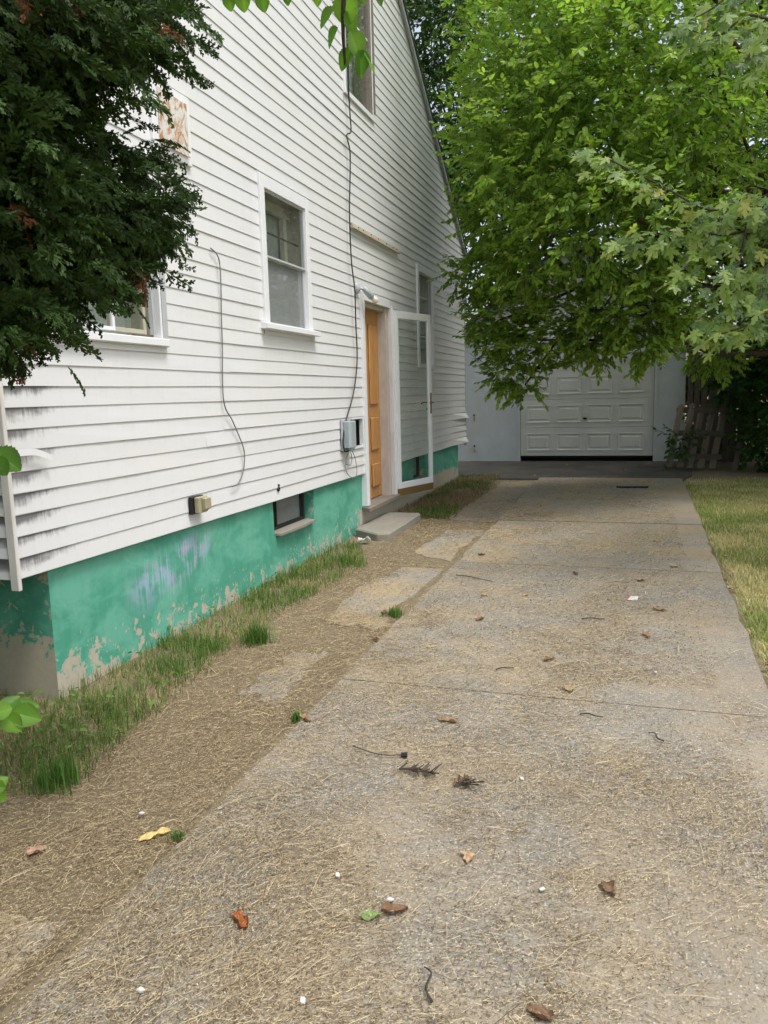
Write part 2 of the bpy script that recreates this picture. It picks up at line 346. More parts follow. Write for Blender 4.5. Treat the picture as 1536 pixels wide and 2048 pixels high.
def rough_patch(pts, seed, n=5, j=.03):
    r = np.random.default_rng(seed); out = []
    for i in range(len(pts)):
        a = np.array(pts[i]); b = np.array(pts[(i+1) % len(pts)])
        for k in range(n):
            q = a+(b-a)*k/n
            out.append((float(q[0]+r.normal()*j*(k > 0)), float(q[1]+r.normal()*j*(k > 0))))
    return out
for i, pts in enumerate([[(1.22, .6), (1.20, 1.75), (.75, 1.7), (.5, .7)], [(1.12, 3.35), (1.08, 4.15), (.86, 4.1), (.84, 3.5)],
                         [(1.22, 4.62), (1.24, 6.40), (.88, 6.35), (.74, 5.7), (.80, 4.75)], [(1.25, 6.62), (1.26, 8.15), (.86, 8.1), (.84, 6.9)],
                         [(1.29, 8.62), (1.30, 12.4), (.80, 12.2), (.76, 10.2), (.62, 9.2), (.7, 8.8)]]):
    slab('concrete_slab', rough_patch(pts, i+40, 6, .028), .1, -.024, M['old_slab'], pw)

# ------------------------------------------------------------------ house
YF, YB, YC, EZ = 2.92, 13.21, 8.07, 3.12        # front corner, back corner, ridge, eave height
RS = .656
def rake(y): return EZ+RS*(min(y-YF, YB-y))
H = thing('house', 'white clapboard gabled house on a peeling green foundation beside the driveway', 'house', (-3.5, 8, -.67))
# (y0,y1,z0,z1) outer casing extents
WINS = {'win1': (5.74, 6.69, 1.36, 2.54), 'win3': (10.30, 11.15, 1.18, 2.53), 'up': (7.73, 8.67, 3.77, 5.25), 'low': (3.05, 4.355, 1.155, 2.05), 'rust': (4.33, 4.765, 2.325, 2.745)}
WINS = {k: (v[0]*.99, v[1]*.99, .825+(v[2]-.825)*.99, .825+(v[3]-.825)*.99) for k, v in WINS.items()}
DOOR = (7.98, 9.02, -.4, 1.91)
HOLES = list(WINS.values())+[DOOR, (7.56, 7.94, .29, .60)]
# sheathing with openings
inset = {k: (v[0]+.05, v[1]-.05, v[2]+.05, v[3]-.05) for k, v in WINS.items()}
SH = list(inset.values())+[(8.03, 8.96, -.4, 1.86), (7.585, 7.915, .315, .575)]
cy_ = sorted({YF+.02, YB-.02, YC}|{h[0] for h in SH}|{h[1] for h in SH})
mb = MB()
for a, b in zip(cy_[:-1], cy_[1:]):
    hs_ = sorted([(h[2], h[3]) for h in SH if h[0] < (a+b)/2 < h[1]]); z = 0.02
    for z0, z1 in hs_:
        if z0 > z: mb.quad((-.004, a, z), (-.004, b, z), (-.004, b, z0), (-.004, a, z0))
        z = max(z, z1)
    mb.poly([(-.004, a, z), (-.004, b, z), (-.004, b, rake(b)-.03), (-.004, a, rake(a)-.03)])
wallp = mb.build('gable_wall', M['sheath'], H)
C4 = .1016
def siding(parent, mat, y_lo, y_hi, nrow, zoff, rakef, holes, xf, seed=0):
    """xf(d, y, z) -> world point; d = distance proud of the wall"""
    r = random.Random(seed)
    for k in range(nrow):
        z0, z1 = zoff+k*C4, zoff+(k+1)*C4
        # span allowed at bottom and top of the course
        def span(z):
            ym = (y_lo+y_hi)/2
            if rakef is None or z <= rakef(y_lo): return y_lo, y_hi
            lo = y_lo+(z-rakef(y_lo))/RS; return lo, y_hi-(lo-y_lo)
        b0, b1 = span(z0); t0, t1 = span(z1)
        if t1-t0 < .1: continue
        cutters = sorted([(h[0], h[1]) for h in holes if h[2] < z1-.003 and h[3] > z0+.003]); cur = b0; curt = t0; segs = []
        for h0, h1 in cutters:
            if h0 > cur+.02: segs.append((cur, h0, curt, h0))
            if h1 > cur: cur = curt = h1
        if b1 > cur+.02: segs.append((cur, b1, max(curt, t0), t1))
        for h in holes:
            if h[1] < b0 or h[0] > b1 or h[2] > z1-.003 or h[3] < z0+.003: continue
            for p0, p1 in ((z0, h[2]), (h[3], z1)):
                if p1-p0 < .006 or p0 < z0-1e-6 or p1 > z1+1e-6: continue
                dz = lambda z: .003+.010*(1-(z-z0)/C4)
                link('siding_board', pymesh('siding_board', [xf(dz(p1), h[0], p1), xf(dz(p1), h[1], p1), xf(dz(p0), h[1], p0), xf(dz(p0), h[0], p0), xf(.001, h[1], p0+.002), xf(.001, h[0], p0+.002)], [(0, 3, 2, 1), (3, 5, 4, 2)]), mat, parent)
        cut_ = []
        for (a0, a1, c0, c1) in segs:
            if a1-a0 > 4.2:
                m = a0+(a1-a0)*r.uniform(.3, .7); cut_ += [(a0, m+.012, c0, m+.012, 0.), (m, a1, m, c1, .0014)]
            else: cut_.append((a0, a1, c0, c1, 0.))
        for (a0, a1, c0, c1, dd) in cut_:
            n = max(1, int((a1-a0)/.9)); V = []; Fc = []; sag = r.uniform(-.0015, .0015)
            for i in range(n+1):
                f = i/n; yb = a0+(a1-a0)*f; yt = c0+(c1-c0)*f; jz = r.uniform(-.0026, .0026)+sag; d = .0095+dd+r.uniform(-.0015, .002)
                fl = 0
                if zoff == 0. and rakef is not None and yb > 12.2 and k < 6: fl = (yb-12.2)*(.055 if k in (0, 4) else .012)
                V += [xf(.003, yt, z1+.004), xf(d+fl, yb, z0+.003+jz), xf(d+fl-.002, yb, z0+jz), xf(.001, yb, z0+.004+jz)]
            for i in range(n):
                for j in range(3): Fc.append((4*i+j, 4*i+j+1, 4*i+5+j, 4*i+4+j))
            link('siding_board', pymesh('siding_board', V, Fc), mat, parent)
siding(wallp, M['siding'], YF+.03, YB-.02, 64, 0., rake, HOLES, lambda d, y, z: (d, y, z), 1)
fwl = MB().quad((-7, YF+.016, .02), (-.02, YF+.016, .02), (-.02, YF+.016, EZ), (-7, YF+.016, EZ)).build('front_wall', M['sheath'], H)
siding(fwl, M['siding'], -7., -.03, 30, 0., None, [], lambda d, y, z: (y, YF+.014-d, z), 2)
MB().quad((-7, YB-.03, 0), (-.02, YB-.03, 0), (-.02, YB-.03, EZ), (-7, YB-.03, EZ)).quad((-7, YF+.03, 0), (-7, YB-.03, 0), (-7, YB-.03, EZ), (-7, YF+.03, EZ)).build('rear_wall', M['siding'], H)
MB().poly([(-6.9, YF+.03, 0.01), (-.35, YF+.03, 0.01), (-.35, YB-.05, 0.01), (-6.9, YB-.05, .01)]).build('floor_deck', M['sheath'], H)
for y, s in ((YF, -1), (YB, 1)):
    MB().prism([(.022, y+s*.004, -.05), (.022, y-s*.02, -.05), (-.025, y-s*.02, -.05), (-.025, y+s*.004, -.05)], (0, 0, 0), (0, 0, EZ+.05)).build('corner_post', M['old_trim'] if s < 0 else M['grey_trim'], H, bevel=.003)
# roof, rake boards
for s in (-1, 1):
    e = YF-.25 if s < 0 else YB+.25; ez = EZ-.25*RS; pz = rake(YC)
    rf = MB().prism([(.06, e, ez), (.06, YC, pz), (.06, YC, pz+.035), (.06, e, ez+.035)], (0, 0, 0), (-7.2, 0, 0)).build('roof', M['roof'], H)
    MB().prism([(.05, e, ez-.07), (.05, YC, pz-.07), (.05, YC, pz-.004), (.05, e, ez-.004)], (0, 0, 0), (-.035, 0, 0)).build('rake_board', M['grey_trim'], rf)
# foundation: elevation outline with notches for the basement windows and the door
FX = -.03; zb = -.95
out = [(3.17, zb), (12.75, zb), (12.75, -.006), (10.62, -.006), (10.62, -.33), (10.0, -.33), (10.0, -.006), (9.02, -.006), (9.02, -.40), (7.98, -.40), (7.98, -.006), (6.62, -.006), (6.60, -.30), (5.77, -.30), (5.765, -.006), (3.17, -.006)]
fo = MB().prism([(FX, y, z) for y, z in out], (0, 0, 0), (-.25, 0, 0)).box(-6.8, FX-.2502, 3.17, 3.42, zb, -.007).box(-6.8, FX-.2502, 12.5, 12.75, zb, -.007).build('foundation', M['foundation'], H)
bm = bmesh.new(); bm.from_mesh(fo.data); bmesh.ops.triangulate(bm, faces=[f for f in bm.faces if len(f.verts) > 4]); bm.to_mesh(fo.data); bm.free()
# basement windows
for (a, b, zs) in ((5.77, 6.60, -.30), (10.0, 10.62, -.33)):
    wv = MB().box(-.145, -.11, a+.003, a+.04, zs+.012, -.012).box(-.145, -.11, b-.055, b-.022, zs+.012, -.012).box(-.145, -.11, a+.041, b-.056, zs+.012, zs+.045).box(-.145, -.11, a+.041, b-.056, -.04, -.012)
    wv.box(-.142, -.113, a+.22, a+.235, zs+.046, -.041)
    wb = wv.build('basement_window', M['dark'], H)
    MB().quad((-.128, a+.036, zs+.04), (-.128, b-.05, zs+.04), (-.128, b-.05, -.02), (-.128, a+.036, -.02)).build('pane', M['glass'], wb)
    MB().box(-.18, -.15, a+.004, b-.022, zs+.012, -.012).build('backing', M['blind'], wb)
    sl_ = MB()
    sl_.prism([(-.105, a+.01, zs+.002), (.02, a+.02, zs+.002), (.035, (a+b)/2, zs+.002), (.015, b-.05, zs+.002), (-.105, b-.03, zs+.002)], (0, 0, 0), (0, 0, .02)).build('sill', M['step'], wb)
# windows
def window(key, label=None, mat='trim', kind='hung'):
    y0, y1, z0, z1 = WINS[key]; cw = .075
    f = MB()
    f.box(-.03, .03, y0, y0+cw, z0, z1).box(-.03, .03, y1-cw, y1, z0, z1).box(-.03, .029, y0+cw, y1-cw, z1-cw-.02, z1).box(-.03, .029, y0+cw, y1-cw, z0, z0+.05)
    wn = f.build('window', M[mat], H, bevel=.003)
    if label: wn['label'] = label
    iy0, iy1, iz0, iz1 = y0+cw, y1-cw, z0+.05, z1-cw-.02
    MB().box(-.33, -.02, iy0-.02, iy0-.012, iz0-.02, iz1+.02).box(-.33, -.02, iy1+.012, iy1+.02, iz0-.02, iz1+.02).box(-.33, -.02, iy0-.011, iy1+.011, iz1+.012, iz1+.02).box(-.33, -.02, iy0-.011, iy1+.011, iz0-.02, iz0-.012).build('reveal', M['inner_wood'], wn)
    MB().box(-.20, -.185, iy0-.008, iy1+.008, iz0-.008, iz1+.008).build('curtain', M['curtain'], wn)
    return wn, iy0, iy1, iz0, iz1
def sash(wn, y0, y1, z0, z1, x, wd, mat, pane='glass', name='sash'):
    s = MB().box(x-.02, x, y0, y0+wd, z0, z1).box(x-.02, x, y1-wd, y1, z0, z1).box(x-.02, x-.0005, y0+wd, y1-wd, z1-wd, z1).box(x-.02, x-.0005, y0+wd, y1-wd, z0, z0+wd).build(name, M[mat], wn, bevel=.002)
    MB().quad((x-.01, y0+wd-.004, z0+wd-.004), (x-.01, y1-wd+.004, z0+wd-.004), (x-.01, y1-wd+.004, z1-wd+.004), (x-.01, y0+wd-.004, z1-wd+.004)).build('pane', M[pane], wn)
    return s
wn, a, b, c, d = window('win1', 'window with a white frame, storm sash above and a grey screen below')
sash(wn, a, b, 1.915, d, .012, .018, 'grey_trim'); sash(wn, a, b, c, 1.93, -.008, .022, 'grey_trim')
MB().box(-.03, -.026, a+.02, b-.02, c+.02, 1.91).build('insect_screen', M['blind'], wn)
mb = MB().tube([(-.05, a+.02, 2.135), (-.045, a+.12, 2.13), (-.05, a+.17, 2.06)], .006).tube([(-.05, a+.19, 2.13), (-.05, b-.02, 2.125)], .008); mb.build('broken_muntin', M['cable'], wn)
MB().box(-.16, -.12, a, b, d-.09, d).box(-.16, -.12, b-.14, b-.08, 1.95, d-.091).build('inner_sash', M['inner_wood'], wn)
MB().prism([(.0, 5.63, 1.418), (.075, 5.63, 1.40), (.075, 5.63, 1.36), (.0, 5.63, 1.36)], (0, 0, 0), (0, 1.06, 0)).build('sill', M['trim'], wn, bevel=.003)
wn, a, b, c, d = window('win3', 'narrow window partly behind the open storm door')
sash(wn, a, b, (c+d)/2-.01, d, .012, .02, 'grey_trim'); sash(wn, a, b, c, (c+d)/2+.01, -.008, .022, 'grey_trim')
MB().box(-.06, -.045, a+.02, b-.02, 1.60, 1.615).box(-.06, -.045, a+.02, b-.02, 2.12, 2.135).box(-.06, -.045, a+.18, a+.195, c, d).build('muntin', M['trim'], wn)
wn, a, b, c, d = window('up', 'upper gable window with a weathered bare-wood jamb')
sash(wn, a, b, 4.5, d, .012, .02, 'trim'); sash(wn, a, b, c, 4.52, -.008, .022, 'grey_trim')
MB().box(-.10, .026, b-.075, b-.002, c+.002, d-.002).build('weathered_jamb', M['old_wood'], wn)
MB().box(.031, .04, 8.583-.06, 8.583-.012, 3.82, 5.15).build('bare_wood_casing', M['old_wood'], wn)
wn, a, b, c, d = window('low', 'sliding window half hidden by the cedar, frame pulled loose')
sash(wn, a, 3.82, c+.02, d, .008, .02, 'trim'); sash(wn, 3.80, b-.09, c+.02, d, -.012, .025, 'inner_wood')
MB().prism([(.0, b-.075, c+.02), (.028, b-.075, c+.02), (.03, b-.10, d), (.0, b-.10, d)], (0, 0, 0), (0, .02, 0)).build('loose_track', M['grey_trim'], wn)
MB().box(.031, .036, 4.25, 4.30, 1.17, 2.03).build('frame_edge', M['grey_trim'], wn)
MB().box(.0, .045, 3.03, 4.30, 1.155, 1.20).build('sill', M['trim'], wn, bevel=.004)
wn, a, b, c, d = window('rust', 'small window blocked by a rust-stained white metal panel')
MB().box(.031, .042, 4.35, 4.665, 2.365, 2.675).box(.043, .05, 4.34, 4.67, 2.35, 2.364).build('rusty_panel', M['rust'], wn, bevel=.003)
# door
MB().box(-.12, .032, 7.95, 8.04, -.36, 1.91).build('door_casing', M['trim'], H, bevel=.003)
MB().box(-.12, .032, 8.945, 9.03, -.38, 1.91).build('door_casing', M['old_trim'], H, bevel=.003)
MB().box(-.12, .031, 8.041, 8.944, 1.82, 1.91).build('door_header', M['trim'], H, bevel=.003)
MB().box(-.13, .0, 8.86, 8.943, -.36, 1.818).build('door_jamb', M['jamb'], H, bevel=.003)
MB().box(-.11, -.02, 8.042, 8.858, 1.77, 1.818).build('door_jamb', M['jamb'], H)
dr = MB().box(-.135, -.10, 8.045, 8.857, -.345, 1.768).build('door', M['door'], H)
for z0, z1, y0, y1 in ((-.22, .05, 8.14, 8.41), (-.22, .05, 8.49, 8.76), (.20, .58, 8.14, 8.41), (.20, .58, 8.49, 8.76), (.72, 1.62, 8.14, 8.41), (.72, 1.62, 8.49, 8.76)):
    mb = MB().box(-.1005, -.080, y0, y1, z0, z1)
    o = mb.build('door_panel', M['door'], dr, bevel=.012)
MB().prism([(-.12, 7.96, -.40), (.07, 7.9, -.42), (.08, 9.03, -.405), (-.12, 9.03, -.40)], (0, 0, 0), (0, 0, .045)).build('threshold', M['old_wood'], H, bevel=.004)
# storm door, swung open against the wall
ang = math.radians(163); hx, hy = .055, 9.0; ux, uy = math.sin(ang), -math.cos(ang)
def sdm(mbx):
    me = mbx; Rm = Matrix(((ux, uy, 0, hx), (uy, -ux, 0, hy), (0, 0, 1, 0), (0, 0, 0, 1))); me.transform(Rm)
    bm = bmesh.new(); bm.from_mesh(me); bmesh.ops.recalc_face_normals(bm, faces=bm.faces); bm.to_mesh(me); bm.free(); return me
SDW = .80; sz0, sz1 = -.30, 1.80
st = link('storm_door', sdm(MB().box(.005, .07, -.016, .016, sz0, sz1).box(SDW-.07, SDW, -.016, .016, sz0, sz1).box(.0705, SDW-.0705, -.015, .015, sz1-.085, sz1).box(.0705, SDW-.0705, -.015, .015, sz0, sz0+.075).mesh('storm_door', .003)), M['trim'], H)
st['label'] = 'white framed full-glass storm door standing open'
link('pane', sdm(MB().quad((.068, 0, sz0+.07), (SDW-.068, 0, sz0+.07), (SDW-.068, 0, sz1-.08), (.068, 0, sz1-.08)).mesh('pane')), M['clear_glass'], st)
link('door_sweep', sdm(MB().box(.01, SDW-.005, -.018, .018, sz0-.085, sz0-.002).mesh('door_sweep')), M['brown_sweep'], st)
for z in (-.05, .62, 1.35):
    mbh = MB().box(-.028, .0, -.022, -.016, z-.07, z+.07)
    for k in range(4): mbh.tube([(-.012, -.024, z-.065+.035*k), (-.012, -.024, z-.04+.035*k)], .008, 6)
    link('hinge', sdm(mbh.mesh('hinge')), M['grey_trim'], st)
mbh = MB().box(SDW-.048, SDW-.022, -.026, -.0165, .55, .86).tube([(SDW-.035, -.027, .72), (SDW-.035, -.06, .72), (SDW-.09, -.065, .725), (SDW-.13, -.06, .705)], .008, 6).box(SDW-.045, SDW-.024, .0165, .026, .58, .84).tube([(SDW-.035, .027, .72), (SDW-.035, .06, .72), (SDW-.13, .065, .715)], .008, 6).tube([(SDW-.035, -.027, .64), (SDW-.035, -.045, .64)], .012, 8)
link('handle', sdm(mbh.mesh('handle')), M['brass'], st)
link('label_sticker', sdm(MB().box(SDW*.5-.03, SDW*.5+.03, -.0165, -.0158, sz1-.06, sz1-.035).mesh('label_sticker')), M['inner_wood'], st)
MB().box(.033, .05, 8.955, 9.02, -.37, 1.84).build('storm_door_jamb', M['trim'], H, bevel=.003)
# meter recess
MB().box(-.15, -.14, 7.58, 7.92, .30, .59).box(-.14, -.02, 7.57, 7.58, .30, .59).box(-.14, -.02, 7.92, 7.93, .3, .59).box(-.14, -.02, 7.581, 7.919, .59, .6).box(-.14, -.02, 7.581, 7.919, .29, .3).build('meter_recess', M['dark'], H)
MB().box(-.02, .022, 7.895, 7.935, .29, .60).box(-.02, .022, 7.56, 7.894, .285, .305).box(-.02, .022, 7.56, 7.894, .588, .60).build('recess_trim', M['trim'], H)
MB().tube([(-.12, 7.72, .31), (-.09, 7.75, .40), (-.1, 7.78, .46), (-.12, 7.76, .58)], .012).build('pipe', M['rust'], H)

def smooth_path(pts, n=6):
    P = [Vector(p) for p in pts]; out = []
    for i in range(len(P)-1):
        p0, p1, p2, p3 = P[max(i-1, 0)], P[i], P[i+1], P[min(i+2, len(P)-1)]
        for k in range(n):
            t = k/n; out.append(.5*((2*p1)+(p2-p0)*t+(2*p0-5*p1+4*p2-p3)*t*t+(3*p1-p0-3*p2+p3)*t**3))
    out.append(P[-1]); return out
# ------------------------------------------------------------------ fittings on the house wall
ub = thing('utility_box', 'grey plastic utility box with dangling wires beside the orange door', 'utility box', (.06, 7.5, .29))
MB().box(.018, .035, 7.24, 7.47, .29, .60).build('back_plate', M['grey_trim'], ub, bevel=.004)
MB().prism([(.035, 7.27, .315), (.035, 7.46, .315), (.095, 7.46, .315), (.11, 7.43, .315), (.11, 7.30, .315), (.095, 7.27, .315)], (0, 0, 0), (0, 0, .265)).build('cover', M['box_grey'], ub, bevel=.006)
MB().box(.045, .095, 7.33, 7.42, .282, .316).build('cable_gland', M['box_grey'], ub, bevel=.004)
mb = MB().tube(smooth_path([(.07, 7.36, .285), (.06, 7.42, .2), (.05, 7.40, .14), (.03, 7.32, .15), (.035, 7.33, .07), (.04, 7.44, .01), (.04, 7.58, .0), (.04, 7.61, .08), (.05, 7.54, .2), (.06, 7.42, .285)], 4), .0035, 5)
mb.tube([(.07, 7.33, .285), (.04, 7.31, .22), (.03, 7.32, .15)], .0035, 5); mb.build('loose_wire', M['thin_wire'], ub)
cab = [(.045, 7.72, 6.2), (.045, 7.70, 5.3), (.045, 7.72, 4.6), (.045, 7.69, 3.96), (.045, 7.72, 3.6), (.05, 7.72, 3.40), (.045, 7.61, 3.33), (.045, 7.69, 3.20), (.045, 7.66, 2.9), (.045, 7.62, 2.62), (.045, 7.63, 2.17), (.05, 7.69, 1.88), (.045, 7.705, 1.55), (.045, 7.71, 1.19), (.05, 7.56, .86), (.045, 7.36, .62), (.04, 7.27, .48), (.045, 7.23, .36), (.05, 7.25, .29), (.06, 7.33, .285)]
cb = MB().tube(smooth_path(cab), .007, 7).build('hanging_cable', M['cable'], smooth=True)
tag(cb, 'black cable running down the siding to the grey utility box', 'cable')
mb = MB().tube(smooth_path([(.045, 7.58, 5.6), (.05, 7.66, 4.9), (.045, 7.74, 4.4), (.045, 7.72, 4.0), (.05, 7.70, 3.7)]), .006, 6)
tag(mb.build('cable_strand', M['cable'], smooth=True), 'short black cable strand hanging beside the upper gable window', 'cable')
tw = MB().tube(smooth_path([(.022, 4.90, 1.84), (.03, 4.985, 1.79), (.03, 5.0, 1.645), (.028, 4.985, 1.4), (.028, 4.975, 1.2), (.028, 4.95, .82), (.03, 5.06, .67), (.03, 5.19, .49), (.03, 5.21, .40), (.03, 5.18, .30), (.03, 5.10, .22), (.03, 5.0, .205)]), .0045, 6).build('loose_wire', M['thin_wire'], smooth=True)
tag(tw, 'thin grey wire hanging loose across the siding left of the tall window', 'wire')
ob = thing('outlet_box', 'weathered beige outdoor outlet box near the bottom of the siding', 'outlet box', (.03, 4.54, .08))
MB().box(.012, .04, 4.44, 4.585, .085, .20).build('gasket', M['black'], ob, bevel=.003)
MB().box(.0405, .075, 4.465, 4.58, .09, .195).build('box_body', M['beige_plastic'], ob, bevel=.004)
MB().prism([(.076, 4.50, .10), (.105, 4.50, .115), (.105, 4.50, .185), (.076, 4.50, .19)], (0, 0, 0), (0, .075, 0)).build('flip_cover', M['beige_plastic'], ob, bevel=.003)
st_ = MB().prism([(.02, 7.72, 2.545), (.03, 7.72, 2.545), (.042, 7.72, 2.50), (.02, 7.72, 2.495)], (0, 0, 0), (0, 1.64, 0)); st_.box(.03, .05, 7.72, 9.36, 2.49, 2.497)
stp = thing('awning_strip', 'tan metal mounting strip left on the siding above the door', 'metal strip', (.03, 8.5, 2.5))
st_.build('rail', M['strip_metal'], stp)
for y in (7.9, 8.05, 8.3, 8.55, 8.85, 9.1, 9.25): MB().tube([(.034, y, 2.525), (.042, y, 2.525)], .008, 7).build('screw', M['brown_sweep'], stp)
lp = thing('wall_lamp', 'bare bulb in a tilted grey socket above the door', 'lamp', (.03, 7.86, 1.86))
MB().tube([(.014, 7.86, 1.92), (.03, 7.86, 1.92), (.05, 7.865, 1.92)], [.055, .055, .02], 14).build('base_plate', M['grey_trim'], lp)
MB().tube([(.04, 7.87, 1.925), (.075, 7.89, 1.91), (.085, 7.90, 1.90)], .012, 8).build('knuckle', M['grey_trim'], lp)
MB().tube([(.075, 7.885, 1.925), (.10, 7.93, 1.885), (.125, 7.985, 1.845), (.13, 7.995, 1.84)], [.024, .033, .036, .03], 12).build('socket', M['box_grey'], lp, smooth=True)
MB().tube([(.13, 7.995, 1.84), (.135, 8.005, 1.832), (.15, 8.035, 1.812), (.16, 8.055, 1.797), (.165, 8.065, 1.79)], [.018, .028, .033, .022, .004], 12).build('bulb', M['bulb'], lp, smooth=True)
mb = MB(); pts = smooth_path([(.02, 2.86, .60), (.035, 3.02, .602), (.04, 3.10, .595), (.045, 3.19, .56)], 5)
for i in range(len(pts)-1):
    p, q = pts[i], pts[i+1]; mb.quad((p.x, p.y, p.z-.016), (q.x, q.y, q.z-.016), (q.x, q.y, q.z+.016), (p.x, p.y, p.z+.016)); mb.quad((p.x-.003, p.y, p.z-.016), (p.x-.003, p.y, p.z+.016), (q.x-.003, q.y, q.z+.016), (q.x-.003, q.y, q.z-.016))
br = mb.build('bent_bracket', M['trim']); tag(br, 'bent white metal bracket sticking out at the house corner', 'bracket')
mb = MB()
for y, z, r_ in ((5.795, .09, .022), (5.80, .12, .012)): mb.tube([(.012, y, z), (.021, y, z)], [r_, r_*.8], 7)
tag(mb.build('siding_hole', M['black']), 'small dark puncture hole in the siding above the basement window', 'hole')
cs_ = MB().prism([(.0, 7.62, -.70), (.30, 7.42, -.71), (.42, 7.45, -.71), (.42, 8.68, -.69), (.40, 8.72, -.69), (-.02, 8.75, -.69)], (0, 0, 0), (0, 0, .15))
tag(cs_.build('concrete_step', M['step'], bevel=.012, base=True), 'low worn concrete step below the side door', 'step')

# ------------------------------------------------------------------ garage
GY, GZ = 15.33, -.52
G = thing('garage', 'pale blue painted block garage with a white sectional door at the end of the driveway', 'garage', (1.5, 17, GZ))
GX0, GX1 = -.62, 3.60; DX0, DX1, DZ1 = .63, 3.07, 1.72
MB().box(GX0+.01, DX0-.01, GY+.02, GY+.2, GZ, 1.80).box(DX1+.01, GX1-.01, GY+.02, GY+.2, GZ, 1.80).box(DX0-.01, DX1+.01, GY+.02, GY+.2, DZ1, 1.80).box(GX0+.01, GX0+.2, GY+.21, GY+6, GZ, 1.8).box(GX1-.2, GX1-.01, GY+.21, GY+6, GZ, 1.8).box(GX0+.01, GX1-.01, GY+6.01, GY+6.2, GZ, 1.8).build('mortar_wall', M['blockpaint'], G)
for row in range(8):
    z0 = GZ+row*.2; z1 = z0+.1982
    for xa, xb in ((GX0, DX0-.05), (DX1+.05, GX1)):
        x = xa-(.2 if row % 2 else 0)
        while x < xb:
            u, v = max(x, xa), min(x+.3982, xb)
            if v-u > .05: MB().box(u, v, GY+.012+random.uniform(0, .0012), GY+.03, z0, z1).build('block', M['blockpaint'], G)
            x += .4
MB().box(DX0-.05, DX0, GY-.01, GY+.1, GZ, DZ1).box(DX1, DX1+.05, GY-.01, GY+.1, GZ, DZ1).box(DX0-.05, DX1+.05, GY-.01, GY+.1, DZ1+.001, DZ1+.08).build('door_trim', M['blockpaint'], G)
gdo = MB().box(DX0+.003, DX1-.003, GY+.06, GY+.08, -.415, DZ1).build('garage_door', M['gdoor'], G)
for k in range(4):
    z0 = -.415+k*.534
    MB().box(DX0+.005, DX1-.005, GY+.04, GY+.0595, z0+.003, z0+.530).build('section', M['gdoor'], gdo, bevel=.004)
    for j in range(4):
        x0 = DX0+.115+j*.565; w_ = .46; o0 = (x0, z0+.11); h_ = .33
        b0 = GY+.0398; mbp = MB()
        oa = [(x0, b0, z0+.10), (x0+w_, b0, z0+.10), (x0+w_, b0, z0+.10+h_), (x0, b0, z0+.10+h_)]
        def ins(q, t, dy): return [(q[0][0]+t, b0+dy, q[0][2]+t), (q[1][0]-t, b0+dy, q[1][2]+t), (q[2][0]-t, b0+dy, q[2][2]-t), (q[3][0]+t, b0+dy, q[3][2]-t)]
        rings = [oa, ins(oa, .0, -.012), ins(oa, .014, -.013), ins(oa, .03, -.002), ins(oa, .055, -.002), ins(oa, .075, -.010)]
        for r0, r1 in zip(rings[:-1], rings[1:]):
            for i in range(4): mbp.quad(r0[i], r0[(i+1) % 4], r1[(i+1) % 4], r1[i])
        mbp.poly(rings[-1]); mbp.build('door_panel', M['gdoor'], gdo)
MB().tube([(1.84, GY+.04, .29), (1.84, GY+.01, .29)], .022, 8).box(1.80, 1.88, GY+.0, GY+.012, .278, .302).build('handle', M['black'], gdo)
MB().box(DX0, DX1, GY+.05, GY+.09, -.445, -.416).build('bottom_seal', M['black'], gdo)
MB().box(GX0, GX1, GY+5.5, GY+5.6, GZ, 2).box(GX0+.2, GX1-.2, GY+.3, GY+5.4, GZ-.02, GZ+.005).build('inner_floor', M['dark'], G)
for x, z, l in ((-.27, .38, .13), (-.27, -.22, .16)):
    MB().prism([(x-.012, GY+.001, z), (x+.012, GY+.001, z), (x+.01, GY+.001, z-l), (x-.008, GY+.001, z-l*.8)], (0, 0, 0), (0, -.002, 0)).build('rust_streak', M['rust'], G)
    MB().tube([(x, GY, z+.01), (x, GY-.01, z+.01)], .018, 7).build('bolt_hole', M['black'], G)
# gable of the garage: siding boards
PKX, PKZ, GS = 1.5, 3.42, .74
k = 0; z = 1.81
gw = MB().poly([(GX0, GY+.03, 1.80), (GX1, GY+.03, 1.80), (GX1, GY+.03, 1.86), (PKX, GY+.03, PKZ), (GX0, GY+.03, 1.86)]).build('gable_wall', M['sheath'], G)
while z < PKZ-.15:
    half = lambda zz: min((PKZ-zz)/GS, (GX1-GX0)/2)
    a, b = half(z), half(z+C4); d = random.uniform(.015, .019)
    V = [(PKX-b, GY+.022, z+C4+.004), (PKX+b, GY+.022, z+C4+.004), (PKX+a, GY+.02-d, z), (PKX-a, GY+.02-d, z), (PKX+a, GY+.02, z+.003), (PKX-a, GY+.02, z+.003)]
    link('siding_board', pymesh('siding_board', V, [(0, 3, 2, 1), (3, 5, 4, 2)]), M['garage_siding'], gw); z += C4
for s in (-1, 1):
    ex = PKX+s*2.4; ez = PKZ-2.4*GS
    rf = MB().prism([(PKX, GY-.15, PKZ+.02), (ex, GY-.15, ez+.02), (ex, GY-.15, ez+.12), (PKX, GY-.15, PKZ+.13)], (0, 0, 0), (0, 6.5, 0)).build('roof', M['roof'], G)
    MB().prism([(PKX, GY-.11, PKZ-.09), (ex, GY-.11, ez-.09), (ex, GY-.11, ez+.015), (PKX, GY-.11, PKZ+.015)], (0, 0, 0), (0, .03, 0)).build('rake_board', M['grey_trim'], rf)

